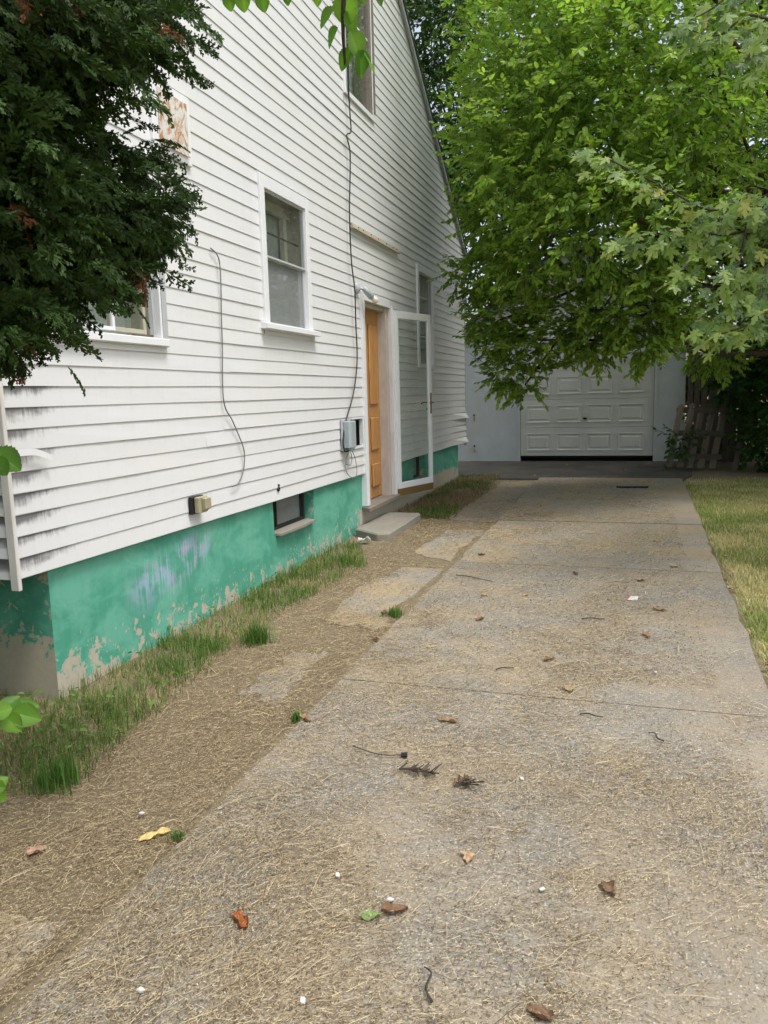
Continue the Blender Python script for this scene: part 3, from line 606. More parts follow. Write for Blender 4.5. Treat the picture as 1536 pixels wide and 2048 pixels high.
# ------------------------------------------------------------------ fence and pallet
fn = thing('fence', 'dark weathered stockade fence beside the garage under the trees', 'fence', (5, 15.2, -.5))
x = 3.64; i = 0
while x < 4.45:
    wd_ = random.uniform(.085, .1); h_ = 1.40+random.uniform(-.16, .05)-(.25 if i in (7, 8) else 0); yy = 15.25-(x-3.6)*.28; t = random.uniform(-.05, .07); z0 = float(zg(x, yy))
    if i not in (5,):
        MB().prism([(x, yy, z0), (x+wd_, yy-.02, z0), (x+wd_+t, yy-.02, h_), (x+wd_*.5+t, yy-.01, h_+.06), (x+t, yy, h_)], (0, 0, 0), (.004, .018, 0)).build('picket', M['fence_wood'], fn)
    x += wd_+random.uniform(.001, .008); i += 1
for z in (-.2, .5, 1.2): MB().prism([(3.64, 15.29, z), (4.5, 15.04, z), (4.5, 15.04, z+.08), (3.64, 15.29, z+.08)], (0, 0, 0), (.01, .04, 0)).build('rail', M['fence_wood'], fn)
pl = thing('pallet', 'wooden pallet leaning against the fence beside the garage', 'pallet', (3.6, 14.2, -.5))
for i in range(5):
    x0 = 3.26+i*.165+random.uniform(-.01, .01); yb, yt = 14.15-i*.05, 14.75-i*.05; z0 = float(zg(x0, yb))+.005; zt = .52-.03*i+random.uniform(-.04, .03)+(0 if i not in (5,) else -.05); dx = .20
    MB().prism([(x0, yb, z0), (x0+.10, yb-.03, z0), (x0+.10+dx, yt-.03, zt), (x0+.05+dx, yt-.02, zt+.02), (x0+dx, yt, zt)], (0, 0, 0), (.004, .02, .01)).build('slat', M['pallet_wood'], pl)
for f in (.12, .5, .88):
    z = -.5+1.0*f; y = 14.17+.6*f; MB().prism([(3.32+.13*f, y+.03, z), (4.1+.13*f, y-.26, z), (4.1+.13*f, y-.26, z+.09), (3.32+.13*f, y+.03, z+.09)], (0, 0, 0), (.01, .07, 0)).build('stringer', M['fence_wood'], pl)
lg = thing('broken_board', 'loose grey board propped against the dark fence', 'board', (4.5, 13.9, -.5))
MB().prism([(4.25, 13.75, -.51), (4.33, 13.72, -.51), (4.62, 14.55, .45), (4.53, 14.55, .47)], (0, 0, 0), (.01, .03, 0)).build('plank', M['fence_wood'], lg)

# ------------------------------------------------------------------ vegetation helpers
def norm(a): return a/np.maximum(np.linalg.norm(a, axis=-1, keepdims=True), 1e-9)
def frames(ax, up_):
    ax = norm(ax); y = norm(np.cross(up_, ax)); z = np.cross(ax, y); return ax, y, z
def scatter(name, tv, tf, org, ax, nrm, size, tint, smooth=False, tmpl_tint=None):
    """many transformed copies of a small template (k,3) in one mesh; tf list of (F,m) arrays"""
    n, k = len(org), len(tv); X, Yv, Z = frames(ax, nrm); tv = np.asarray(tv)
    size = np.asarray(size); size = size[:, None] if size.ndim == 1 else size
    T = tv[None]*size[:, None, :] if size.shape[1] == 3 else tv[None]*size[:, None, :]
    V = org[:, None]+T[..., 0:1]*X[:, None]+T[..., 1:2]*Yv[:, None]+T[..., 2:3]*Z[:, None]
    off = (np.arange(n)*k)[:, None, None]
    F = [(np.asarray(f)[None]+off).reshape(-1, np.asarray(f).shape[1]) for f in tf]
    tt = np.repeat(tint[:, None], k, 1)
    if tmpl_tint is not None: tt = tt*np.asarray(tmpl_tint)[None]
    return npmesh(name, V.reshape(-1, 3), F, tt.reshape(-1, 3), smooth)
# leaf templates: x along the leaf, z is its normal, folded along the midrib
LEAF_V = [(0, 0, 0), (.5, 0, -.05), (1, 0, -.10), (.25, .23, .035), (.62, .24, .02), (.25, -.23, .035), (.62, -.24, .02)]
LEAF_F = [np.array([[0, 1, 2, 4, 3], [0, 5, 6, 2, 1]])]
BIG_V = [(0, 0, 0), (1, 0, -.1), (.45, .3, .06), (.45, -.3, .06)]
BIG_F = [np.array([[0, 1, 2], [0, 3, 1]])]
def serrate_leaf(n=9, wid=.34):
    """ovate toothed leaf"""
    V = [(0, 0, 0)]; mid = []
    F = []
    xs_ = np.linspace(0, 1, n+1); V = [(x, 0, -.16*x*x) for x in xs_]; L = []
    for s in (1, -1):
        prev = 0; ring = [0]
        for i in range(1, n+1):
            x = xs_[i]; hw = wid*math.sin(math.pi*min(1, x**.8*.98))**.85 if x < 1 else 0
            if i < n:
                V.append((x-.03, s*hw, .30*hw-.16*x*x)); a = len(V)-1; V.append((x+.015, s*hw*.90, .27*hw-.16*x*x)); b = len(V)-1
                ring += [a, b]
        ring += [n]
        poly = ring+list(range(n-1, 0, -1))
        F.append(tuple(poly if s < 0 else poly[::-1]))
    return V, F
def maple_leaf():
    """deeply cut five-lobed leaf, outline in the xy plane, base at origin"""
    pts = []
    lobes = [(-118, .45, .12), (-58, .78, .20), (0, 1., .26), (58, .78, .20), (118, .45, .12)]
    out = [(0, -.02)]
    for i, (a, l, w_) in enumerate(lobes):
        t = math.radians(a); d = np.array([math.cos(t), math.sin(t)]); e = np.array([-d[1], d[0]]); c = np.array([.26, 0.])
        for u, v in ((.42, -.14), (.60, -.25), (.68, -.12), (.82, -.15), (1.06, 0), (.82, .15), (.68, .12), (.60, .25), (.42, .14)):
            q = c*(1 if abs(a) < 90 else .9)+d*(l*.75)*u+e*l*.8*v; out.append(tuple(q))
        if i < 4:
            t2 = math.radians((a+lobes[i+1][0])/2); out.append((.26+.17*math.cos(t2), .17*math.sin(t2)))
    V = [(.26, 0, 0.02)]+[(x, y, -.10*(abs(y)**1.4)-.16*max(0, x-.3)**1.5) for x, y in out]; n = len(out)
    F = [(0, i+1, (i+1) % n+1) for i in range(n)]
    return V, F
def leaf_mesh(name, V, F, tint, pet=.12, rib=0):
    """single leaf with a thin stalk, as a mesh shared by leaf objects"""
    me = pymesh(name, list(V)+[(0, .008, 0), (0, -.008, 0), (-pet, -.006, .02), (-pet, .006, .02)], list(F)+[(len(V), len(V)+1, len(V)+2, len(V)+3)])
    a = me.color_attributes.new('tint', 'FLOAT_COLOR', 'POINT')
    for i in range(len(me.vertices)): a.data[i].color = (*(k*(1.35 if i < rib else 1.) for k in tint), 1)
    me.materials.append(M['leaf']); return me
def mat_from(org, ax, nrm, s):
    ax = Vector(ax).normalized(); y = Vector(nrm).cross(ax).normalized(); z = ax.cross(y)
    return Matrix(((ax.x*s, y.x*s, z.x*s, org[0]), (ax.y*s, y.y*s, z.y*s, org[1]), (ax.z*s, y.z*s, z.z*s, org[2]), (0, 0, 0, 1)))
def rvec(n): return norm(rng.normal(size=(n, 3)))
def limb(mb, a, b, r0, r1, sag=.0, n=6, sides=6, wob=.05):
    a, b = Vector(a), Vector(b); L_ = (b-a).length; pts = []
    for i in range(n+1):
        t = i/n; p = a.lerp(b, t); p.z += sag*L_*math.sin(math.pi*t)
        if 0 < i < n: p += Vector(tuple(rng.normal(size=3)*wob*L_*.25))
        pts.append(p)
    mb.tube(pts, [r0+(r1-r0)*(i/n)**.7 for i in range(n+1)], sides); return pts
def leafy(blobs, leaves_per, leaf, base_tint, droop=.25, tw=(.25, .5), spread=.55, hollow=.35, varr=.25):
    """twigs spread through ellipsoid blobs -> arrays of leaf positions, axes, normals, sizes, tints and twig segments"""
    O, A, Nn, S, T, seg = [], [], [], [], [], []
    for (c, r, n) in blobs:
        c = np.array(c); r = np.array(r if isinstance(r, tuple) else (r, r, r*.85))
        d = rvec(n); rad = hollow+(1-hollow)*rng.random(n)**.6
        # lumpy outline
        lump = .82+.36*vnoise(d[:, 0]*2+c[0], d[:, 1]*2+d[:, 2]*1.7+c[2], 1.6, 3)
        p = c+d*r*(rad*lump)[:, None]
        td = norm(d*.8+rvec(n)*.7+np.array([0, 0, -droop])); tl = rng.uniform(*tw, n); seg.append((p, p+td*tl[:, None]))
        bt = rng.uniform(1-varr, 1+varr, n)
        for k in range(leaves_per):
            f = (k+.6)/leaves_per; side = 1 if k % 2 else -1
            o = p+td*(tl*f)[:, None]; lat = norm(np.cross(td, rvec(n)*.4+np.array([0, 0, 1.])))
            ax = norm(td*.75+lat*side*.8+rvec(n)*spread*.5+np.array([0, 0, -.25]))
            if k == leaves_per-1: ax = norm(td+rvec(n)*.3)
            nn = norm(np.array([0, 0, 1.])+rvec(n)*spread+td*.25)
            s = leaf*rng.uniform(.7, 1.2, n)*(1-.25*f*f)
            t = np.array(base_tint)[None]*bt[:, None]*rng.uniform(.8, 1.2, n)[:, None]; t[:, 0] *= 1+.5*rng.random(n)*f; t[:, 1] *= 1+.18*f
            O.append(o); A.append(ax); Nn.append(nn); S.append(s); T.append(t)
    cat = np.concatenate; return cat(O), cat(A), cat(Nn), cat(S), cat(T), (cat([s[0] for s in seg]), cat([s[1] for s in seg]))
def twig_mesh(name, seg, r=.004):
    a, b = seg; d = norm(b-a); u = norm(np.cross(d, np.array([.3, .2, .9]))); v = np.cross(d, u); n = len(a); V = []
    for t in range(3):
        an = 2*math.pi*t/3; o = (u*math.cos(an)+v*math.sin(an))*r; V += [a+o, b+o*.4]
    V = np.stack(V, 1).reshape(-1, 3); off = (np.arange(n)*6)[:, None, None]
    F = (np.array([[0, 2, 3, 1], [2, 4, 5, 3], [4, 0, 1, 5]])[None]+off).reshape(-1, 4)
    return npmesh(name, V, [F])
camv = np.array(CAM)
def big_first(O, S, n, vis=None):
    d = np.linalg.norm(O-camv, axis=1); q = S/d
    x = (O-camv)@np.array(rt[:]); y = (O-camv)@np.array(up[:]); z = (O-camv)@np.array(fw[:])
    ins = (z > .2) & (np.abs(x/z) < .489) & (np.abs(y/z) < .652)
    q = np.where(ins, q, 0)
    return np.argsort(-q)[:n]
def make_tree(name, label, base, trunk_top, r0, blobs, leaves_per, leaf, tint, big=False, nleaf_obj=0, droop=.25, tw=(.25, .5), twig_r=.004, limbs=None, spread=.55, hollow=.35, group=None):
    T = thing(name, label, 'tree', base, group)
    mb = MB(); tr = limb(mb, base, trunk_top, r0, r0*.55, 0, 8, 10, .03); mb.build('trunk', M['bark'], T, smooth=True)
    mb = MB()
    for (c, r, n) in blobs:
        st_p = tr[rng.integers(4, len(tr))] if limbs is None else Vector(limbs)
        limb(mb, st_p, c, max(.02, r0*.35), .012, .06, 6, 6, .12)
    mb.build('branches', M['bark'], T, smooth=True)
    O, A, Nn, S, Tt, seg = leafy(blobs, leaves_per, leaf, tint, droop, tw, spread, hollow)
    lv, lf = (BIG_V, BIG_F) if big else (LEAF_V, LEAF_F)
    keep = np.ones(len(O), bool)
    if nleaf_obj:
        idx = big_first(O, S, nleaf_obj); keep[idx] = False
        meshes = [leaf_mesh('leaf', lv, [tuple(r) for f in lf for r in f], tuple(np.array(tint)*np.array(k)), .1) for k in ((1, 1, 1), (1.25, 1.2, 1), (.8, .85, .9), (1.5, 1.3, 1.1))]
        for q, i in enumerate(idx): link('leaf', meshes[q % 4], None, T, mat_from(O[i], A[i], Nn[i], S[i]))
    cr = link('crown', scatter('crown', lv, lf, O[keep], A[keep], Nn[keep], S[keep], Tt[keep]), M['leaf'], T); cr['kind'] = 'stuff'
    if twig_r: 
        tg = link('twigs', twig_mesh('twigs', seg, twig_r), M['bark'], T); tg['kind'] = 'stuff'
    return T
def at(px, py, Y):
    """point on the vertical plane y = Y seen at that place of the photograph: used once to plan where branches hang"""
    d = fw+rt*((px-768)/1570.4)-up*((py-1024)/1570.4); t = Y/d.y; return (CAM[0]+d.x*t, Y, CAM[2]+d.z*t)

# ------------------------------------------------------------------ elm beside the driveway (main green crown)
B = []
for px, py, Yd, r, n in [(1055, 90, 11, .9, 150), (1020, 300, 10.8, .6, 110), (1055, 210, 10, .9, 160), (1110, 90, 9.6, 1.2, 230), (1110, 290, 9.2, 1.1, 230), (1030, 430, 10, .75, 150),
                         (970, 545, 10.6, .42, 90), (1000, 640, 10.2, .40, 90), (1075, 680, 9.9, .42, 75), (1010, 740, 10., .2, 34), (1050, 770, 10., .13, 16), (1165, 615, 9.6, .55, 85), (1100, 490, 9.4, .7, 140), (1250, 180, 9, 1.3, 240), (1240, 420, 9, 1.0, 200),
                         (1270, 610, 9.5, .5, 100), (1300, 690, 9.8, .22, 40), (1190, 670, 9.8, .3, 65), (1400, 90, 9.2, 1.4, 240), (1380, 330, 9.8, 1.2, 200), (1370, 560, 10.2, .7, 110), (1480, 480, 10.8, 1.0, 150), (1430, 690, 11.5, .45, 60), (1100, -160, 9.8, 1.5, 150), (1300, -200, 9.4, 1.6, 150), (1050, -120, 11, 1.1, 110), (1500, -150, 9.6, 1.6, 150), (1180, -420, 10.5, 1.8, 130), (1420, -450, 10.5, 1.8, 130), (1560, 250, 10.5, 1.5, 150), (1640, 480, 11, 1.5, 150)]:
    B.append((at(px, py, Yd), (r, r, r*.85), int(n*1.45)))
make_tree('elm_tree', 'large bright green broadleaf tree overhanging the garage end of the driveway', (5.35, 12.2, -.55), (4.6, 11.2, 3.2), .17, B, 11, .094, (.17, .27, .052), nleaf_obj=290, droop=.0, spread=.8, tw=(.16, .36))
# ------------------------------------------------------------------ trees behind, with unseen foliage added on the right for shade
make_tree('background_tree', 'tall dark tree behind the roof edge of the house', (-1.6, 19.5, -.5), (-1.4, 19, 6), .22,
          [((-.9, 19, 9.5), 2.4, 330), ((-2.2, 18.5, 6.8), 2.0, 320), (at(862, 60, 19), 1.1, 260), (at(872, 230, 18.6), .9, 220), (at(900, 360, 18.2), .9, 200), (at(915, -40, 19), 1.0, 180), ((-.3, 19, 5.2), 1.5, 200), ((-1.6, 19, 3.8), 1.6, 160), ((.9, 19.5, 7.6), 1.8, 160), ((-2.0, 20, 12), 2.5, 200)], 10, .13, (.03, .075, .016), tw=(.3, .7), twig_r=.008)
make_tree('background_tree', 'tall leafy tree standing behind the garage roof', (3.0, 22.5, -.5), (3, 22, 5), .25,
          [((1.8, 22, 5.5), 2.2, 200), ((4.2, 22, 6), 2.4, 200), ((3, 22, 9), 2.8, 230), ((5.8, 21.5, 9.5), 2.6, 200), ((1.2, 22.5, 11.), 2.2, 150)], 9, .16, (.04, .095, .016), tw=(.4, .8), twig_r=.009)
make_tree('background_tree', 'dark tree behind the stockade fence', (6.4, 17.2, -.5), (6.3, 17, 3.2), .2,
          [((5.2, 16.6, 2.4), 1.3, 200), ((6.6, 16.6, 3.0), 1.6, 200), ((5.6, 16.8, 4.6), 1.7, 200), ((7.6, 16.5, 5.2), 2.0, 200), ((6.0, 17, 7.2), 2.2, 200), ((5.0, 16.2, 1.2), .8, 80)], 10, .14, (.028, .07, .014), tw=(.3, .7), twig_r=.008)
make_tree('background_tree', 'spreading tree arching over the garage roof, with added unseen foliage shading the garage', (-.2, 17.6, -.5), (.3, 17.2, 4.8), .2,
          [((.2, 16.6, 5.0), 1.3, 260), ((1.8, 15.8, 5.6), 1.7, 220), ((3.6, 15.2, 5.0), 1.7, 260), ((2.6, 13.6, 6.0), 1.8, 160), ((4.8, 13.6, 5.0), 1.8, 320), ((5.6, 12.4, 3.6), 1.5, 300), ((6.6, 11.2, 4.8), 1.8, 300), ((6.4, 14.0, 2.2), 1.3, 240), ((7.2, 9.8, 2.6), 1.6, 300), ((7.0, 12.2, 1.2), 1.5, 300)], 10, .15, (.04, .095, .016), tw=(.3, .7), twig_r=.008)  # right-hand blobs lie out of view, added to darken the garage end
bs = thing('bush', 'dark leafy bush growing through the broken fence', 'bush', (4.7, 13.6, -.5))
O, A, Nn, S, Tt, seg = leafy([((4.85, 13.9, .0), (.45, .4, .6), 130), ((5.4, 13.6, .5), (.7, .5, .9), 200), ((4.5, 14.3, .9), (.45, .35, .5), 110), ((4.9, 14.4, 1.6), (.6, .4, .6), 140), ((5.0, 14.8, .5), (.5, .4, 1.0), 160), ((4.5, 16.3, .5), (1.0, .45, 1.2), 330), ((4.2, 15.75, .2), (.7, .28, .9), 320), ((4.3, 15.7, 1.1), (.6, .25, .5), 160), ((5.6, 15.2, 1.6), (.8, .6, 1.0), 260), ((3.42, 13.9, -.05), (.18, .15, .14), 14)], 8, .12, (.03, .085, .018))
o_ = link('foliage', scatter('foliage', LEAF_V, LEAF_F, O, A, Nn, S, Tt), M['leaf'], bs); o_['kind'] = 'stuff'
link('stems', twig_mesh('stems', seg, .006), M['bark'], bs)['kind'] = 'stuff'

# ------------------------------------------------------------------ silver maple reaching in from beyond the lawn
mp = thing('silver_maple', 'silver maple with pale jagged leaves reaching in over the lawn', 'tree', (6.2, 6.6, -.62))
mb = MB(); tr = limb(mb, (6.2, 6.6, -.65), (6.0, 6.8, 3.6), .16, .10, 0, 6, 10, .02); mb.build('trunk', M['bark'], mp, smooth=True)
mb = MB(); P0 = tr[4]
paths = [[(1600, 470), (1500, 400), (1420, 420), (1330, 375), (1250, 335), (1175, 295)], [(1560, 440), (1450, 470), (1380, 455), (1300, 470), (1235, 475)], [(1570, 560), (1500, 560), (1450, 600), (1395, 640)],
         [(1580, 620), (1520, 640), (1470, 660), (1420, 672)], [(1560, 420), (1530, 400), (1490, 395)], [(1580, 60), (1500, 30), (1440, 70), (1380, 60)], [(1570, -30), (1480, -20), (1420, 20), (1370, 45)], [(1560, 120), (1520, 90), (1490, 120)],
         [(1450, 430), (1400, 500), (1360, 545)], [(1500, 400), (1480, 520), (1440, 560)], [(1560, 500), (1530, 540), (1520, 600)]]
O, A, Nn, S = [], [], [], []
for pi, pth in enumerate(paths):
    Y0 = 6.6; Yd = np.linspace(6.5, 5.9 if pi != 0 else 5.6, len(pth)); pts = smooth_path([Vector(at(px, py, y)) for (px, py), y in zip(pth, Yd)], 6)
    mb.tube(pts, [.012-.009*i/len(pts) for i in range(len(pts))], 5); limb(mb, P0, pts[0], .03, .012, .08, 5, 5, .1)
    for i, p in enumerate(pts):
        for s in range(3 if pi < 5 or pi > 7 else 3):
            d = np.array((pts[min(i+1, len(pts)-1)]-pts[max(i-1, 0)]).normalized()); off = rng.normal(size=3)*.035
            lat = norm(np.cross(d, [0, 0, 1.]))*(1 if (i+s) % 2 else -1)
            ax = norm(d*.5+lat*rng.uniform(.2, .9)+np.array([0, -.15, -.65])+rng.normal(size=3)*.35); pet = rng.uniform(.03, .08)
            O.append(np.array(p)+off+ax*pet); A.append(ax); Nn.append(norm(np.array([-.15, -.75, .6])+rng.normal(size=3)*.4)); S.append(rng.uniform(.075, .125))
mb.build('branches', M['bark'], mp, smooth=True)
O, A, Nn, S = map(np.array, (O, A, Nn, S)); idx = big_first(O, S, 295)
mv, mf = maple_leaf(); mt = [(.22, .31, .10), (.28, .37, .11), (.16, .25, .09), (.32, .39, .14), (.36, .36, .10)]
ml = [leaf_mesh('maple_leaf', mv, mf, t, .35) for t in mt]
sel = set(int(i) for i in idx)
for i in sel: link('leaf', ml[int(rng.choice(5, p=[.32, .24, .26, .12, .06]))], None, mp, mat_from(O[i], A[i], Nn[i], S[i]))
rest = np.array([i for i in range(len(O)) if i not in sel], dtype=int)
blm = leafy([((5.2, 7.0, 3.8), 1.2, 120), ((6.4, 6.8, 4.6), 1.6, 150), ((5.6, 5.4, 4.4), 1.2, 120), ((7.2, 7.6, 3.6), 1.2, 90), ((5.9, 8.0, 2.6), .9, 80)], 7, .13, (.11, .18, .08))
O2 = np.concatenate([O[rest], blm[0]]) if len(rest) else blm[0]; A2 = np.concatenate([A[rest], blm[1]]) if len(rest) else blm[1]
N2 = np.concatenate([Nn[rest], blm[2]]) if len(rest) else blm[2]; S2 = np.concatenate([S[rest], blm[3]]) if len(rest) else blm[3]
cr = link('crown', scatter('crown', mv, [np.array(mf)], O2, A2, N2, S2, np.array([.13, .2, .09])[None]*rng.uniform(.75, 1.3, (len(O2), 1))), M['leaf'], mp); cr['kind'] = 'stuff'

# ------------------------------------------------------------------ cedar at the house corner
def cedar_spray(seed):
    r = np.random.default_rng(seed); V, F = [], []
    def strip(p, d, l, w_):
        d = d/np.linalg.norm(d); e = np.array([-d[1], d[0]]); q = p+d*l; m = p+d*l*.6; n = len(V)
        for a in (p, m+e*w_*.6, q, m-e*w_*.6): V.append((a[0], a[1], -.38*a[0]**2-.25*abs(a[1])+.03*r.normal()))
        F.append((n, n+3, n+2, n+1))
    strip(np.zeros(2), np.array([1., 0]), 1., .05)
    for i in range(9):
        x = .06+.095*i+r.uniform(-.02, .02); s = 1 if i % 2 else -1; l = (.40-.022*i)*r.uniform(.6, 1.3); a = math.radians(32+r.uniform(-12, 12)); d = np.array([math.cos(a), s*math.sin(a)]); p = np.array([x, 0.])
        strip(p, d, l, .055)
        for j in range(4):
            f = .22+.2*j; q = p+d*l*f; a2 = a+(1 if j % 2 else -1)*math.radians(r.uniform(24, 42))
            strip(q, np.array([math.cos(a2), s*math.sin(a2)]), l*(.5-.07*j), .06)
    return np.array(V), [np.array(F)]
CT = thing('cedar_tree', 'dense dark green cedar with scaly sprays at the near house corner', 'tree', (.05, 1.6, -.68))
mb = MB(); tr = limb(mb, (.05, 1.6, -.72), (.0, 1.65, 4.2), .13, .05, 0, 8, 10, .03); mb.build('trunk', M['bark'], CT, smooth=True)
def on_ray(px, py, dist):
    d = fw+rt*((px-768)/1570.4)-up*((py-1024)/1570.4); d.normalize(); return Vector(CAM)+d*dist
tips = []
for px, py in [(425, 30), (428, 95), (400, 140), (345, 95), (372, 60), (250, 175), (235, 240), (262, 305), (345, 338), (318, 372), (385, 405), (402, 440), (395, 480), (360, 520), (330, 545), (290, 560), (250, 590), (215, 625), (180, 640), (140, 675), (105, 700), (75, 745), (60, 765), (25, 755)]:
    tips.append((on_ray(px-(62 if py < 180 else 44), py-32-(62 if py > 600 else (30 if py > 540 else 0)), 2.75+rng.uniform(-.15, .25)), 1.0))
poly_x = lambda y: np.interp(y, [-80, 0, 100, 170, 250, 330, 380, 430, 490, 560, 610, 660, 710, 780], [425, 425, 410, 285, 215, 285, 315, 400, 395, 325, 225, 165, 95, 55])
for i in range(150):
    py = rng.uniform(-80, 660); px = rng.uniform(-120, float(poly_x(py))-(80 if py < 170 else 58)); tips.append((on_ray(px, py, rng.uniform(2.35, 3.1)), .9))
for i in range(130):       # the rest of the round crown, outside the view
    a = rng.uniform(0, 2*math.pi); z = rng.uniform(.9, 4.8); rr = 1.25*(1-max(0, z-3)/2.4)*rng.uniform(.75, 1); tv_ = Vector((.05+rr*math.cos(a), 1.6+rr*math.sin(a), z)); dv = tv_-Vector(CAM); zc = dv.dot(fw)
    if zc > .2 and abs(dv.dot(rt)/zc) < .70 and abs(dv.dot(up)/zc) < .9: continue
    tips.append((tv_, .8))
O, A, Nn, S, Tt = [], [], [], [], []; mb = MB()
for tip, dens in tips:
    zz = min(max(tip.z-.25, .3), 4.0); a = Vector((.05, 1.6, zz)); 
    pts = limb(mb, a, a.lerp(tip, .8), .009, .003, -.06, 5, 4, .05); vis = dens > .85; n = 74 if vis else 14; d0 = np.array((tip-a).normalized()); bt = rng.uniform(.55, 1.35); dead = rng.random() < .012
    for k in range(n):
        f = 1-rng.random()**1.6*.55; base = np.array(a.lerp(tip, f)); off = rng.normal(size=3)*np.array([.055, .055, .055])
        ax = norm(d0*.75+np.array([0, 0, -.5])+norm(off)*.5+rng.normal(size=3)*.18)
        O.append(base+off-ax*.04); A.append(ax); Nn.append(norm(rng.normal(size=3)*.9+np.array([.35, -.6, .5]))); S.append(rng.uniform(.065, .115) if vis else rng.uniform(.13, .19))
        t = np.array([.024, .050, .009])*bt*rng.uniform(.65, 1.4)
        if dead and k % 2 or rng.random() < .012: t = np.array([.13, .055, .02])*rng.uniform(.6, 1.1)
        Tt.append(t)
mb.build('branches', M['dark_bark'], CT, smooth=True)
O, A, Nn, S, Tt = map(np.array, (O, A, Nn, S, Tt)); sprays = [cedar_spray(i) for i in range(4)]
idx = big_first(O, S, 290); keep = np.ones(len(O), bool); keep[idx] = False
sm = []
for q, (sv, sf) in enumerate(sprays):
    for t in ((.024, .052, .009), (.034, .068, .012)):
        sm.append(npmesh('spray', sv, sf, np.tile(np.array(t), (len(sv), 1)))); sm[-1].materials.append(M['cedar'])
for q, i in enumerate(idx): link('spray', sm[q % 8], None, CT, mat_from(O[i], A[i], Nn[i], S[i]))
grp = rng.integers(0, 4, len(O)); Vs, Fs, Ts, off = [], [], [], 0
for g in range(4):
    m = keep & (grp == g); sv, sf = sprays[g]; X, Yv, Z = frames(A[m], Nn[m]); T = sv[None]*S[m][:, None, None]
    V = O[m][:, None]+T[..., 0:1]*X[:, None]+T[..., 1:2]*Yv[:, None]+T[..., 2:3]*Z[:, None]; k = len(sv)
    Fs.append((sf[0][None]+(np.arange(m.sum())*k)[:, None, None]+off).reshape(-1, 4)); Vs.append(V.reshape(-1, 3)); Ts.append(np.repeat(Tt[m], k, 0)); off += m.sum()*k
cr = link('crown', npmesh('crown', np.concatenate(Vs), Fs, np.concatenate(Ts)), M['cedar'], CT); cr['kind'] = 'stuff'

# ------------------------------------------------------------------ near leaves: overhanging twig and sapling, with unseen crowns added for shade
sv, sf = serrate_leaf(9, .44)
el = [leaf_mesh('elm_leaf', sv, sf, t, .10, 10) for t in ((.09, .19, .025), (.12, .23, .03), (.07, .16, .025))]
tw_ = make_tree('twig_and_shade_tree', 'twig of toothed green leaves hanging down at the top edge, with an added unseen shade crown', (-1.6, -4.6, -.75), (-1.2, -4.2, 3.4), .2,
    [((-1.5, -4, 4.6), 1.7, 200), ((.6, -3.2, 4.6), 1.6, 200), ((2.4, -2.6, 5.0), 1.5, 170), ((-3.4, -3.0, 4.6), 1.6, 200), ((-3.2, -5.5, 2.8), 1.5, 170), ((-1.0, -6.0, 3.2), 1.5, 170), ((1.8, -5.5, 3.6), 1.6, 170)], 8, .15, (.06, .14, .02), big=True, twig_r=0)  # crown behind the camera, unseen, added to cut light on front-facing walls
mb = MB(); anchor = Vector((1.8, -2.4, 4.4)); kn = [on_ray(690, -120, 1.9), on_ray(688, -30, 1.9), on_ray(686, 60, 1.9), on_ray(690, 130, 1.9)]
mb.tube(smooth_path([anchor, Vector((2.1, -.6, 3.4)), on_ray(600, -330, 1.95)]+kn), [.012-.0095*i/36 for i in range(37)], 6)
side = smooth_path([on_ray(690, -120, 1.9), on_ray(600, -60, 1.9), on_ray(500, -15, 1.9), on_ray(430, -5, 1.9)]); mb.tube(side, .0025, 5)
side = smooth_path([on_ray(690, -100, 1.9), on_ray(760, -25, 1.9), on_ray(800, -10, 1.9)]); mb.tube(side, .002, 5); mb.build('stem', M['bark'], tw_, smooth=True)
def put_leaf(parent, px, py, qx, qy, dist, mesh, tilt=(0, 0, 0)):
    a, b = on_ray(px, py, dist), on_ray(qx, qy, dist+tilt[0]); L_ = (b-a).length
    n = -fw+up*.5+Vector((tilt[1], 0, tilt[2])); link('leaf', mesh, None, parent, mat_from(a, b-a, n, L_))
for px, py, qx, qy, m, t in [(455, -12, 462, 24, 0, 0), (480, -20, 490, 26, 1, 0), (520, -15, 530, 26, 0, 0), (570, -18, 578, 12, 2, 0), (640, -15, 632, 14, 1, 0), (668, 16, 636, 54, 0, .01), (676, 55, 652, 96, 2, .02), (688, -20, 694, 55, 1, .0), (690, 22, 712, 72, 0, .01), (700, 60, 726, 118, 1, 0), (704, 96, 678, 140, 0, 0), (716, 100, 728, 158, 2, .02), (728, 108, 752, 142, 2, .03), (720, -18, 730, 10, 0, 0), (752, -15, 765, 12, 2, 0)]:
    put_leaf(tw_, px, py, qx, qy, 1.9, el[m], (t, .1*(m-1), 0))
sp = thing('sapling', 'sapling with a few light green toothed leaves at the left edge and an added unseen shading crown', 'sapling', tuple(on_ray(-160, 1500, 1.85)))
mb = MB(); b0 = on_ray(-160, 1500, 1.85); g0 = Vector((b0.x, b0.y, float(zg(b0.x, b0.y))))
mb.tube(smooth_path([g0, b0, on_ray(-130, 1150, 1.9), on_ray(-90, 880, 1.95)]), .006, 6)
mb.tube(smooth_path([b0, on_ray(-70, 1440, 1.85), on_ray(10, 1425, 1.85)]), .0025, 5); mb.tube(smooth_path([on_ray(-130, 1150, 1.9), on_ray(-50, 950, 1.92), on_ray(-10, 905, 1.92)]), .0025, 5)
mb.tube(smooth_path([g0.lerp(b0, .6), on_ray(-40, 1600, 1.8)]), .0025, 5); mb.build('stem', M['bark'], sp, smooth=True)
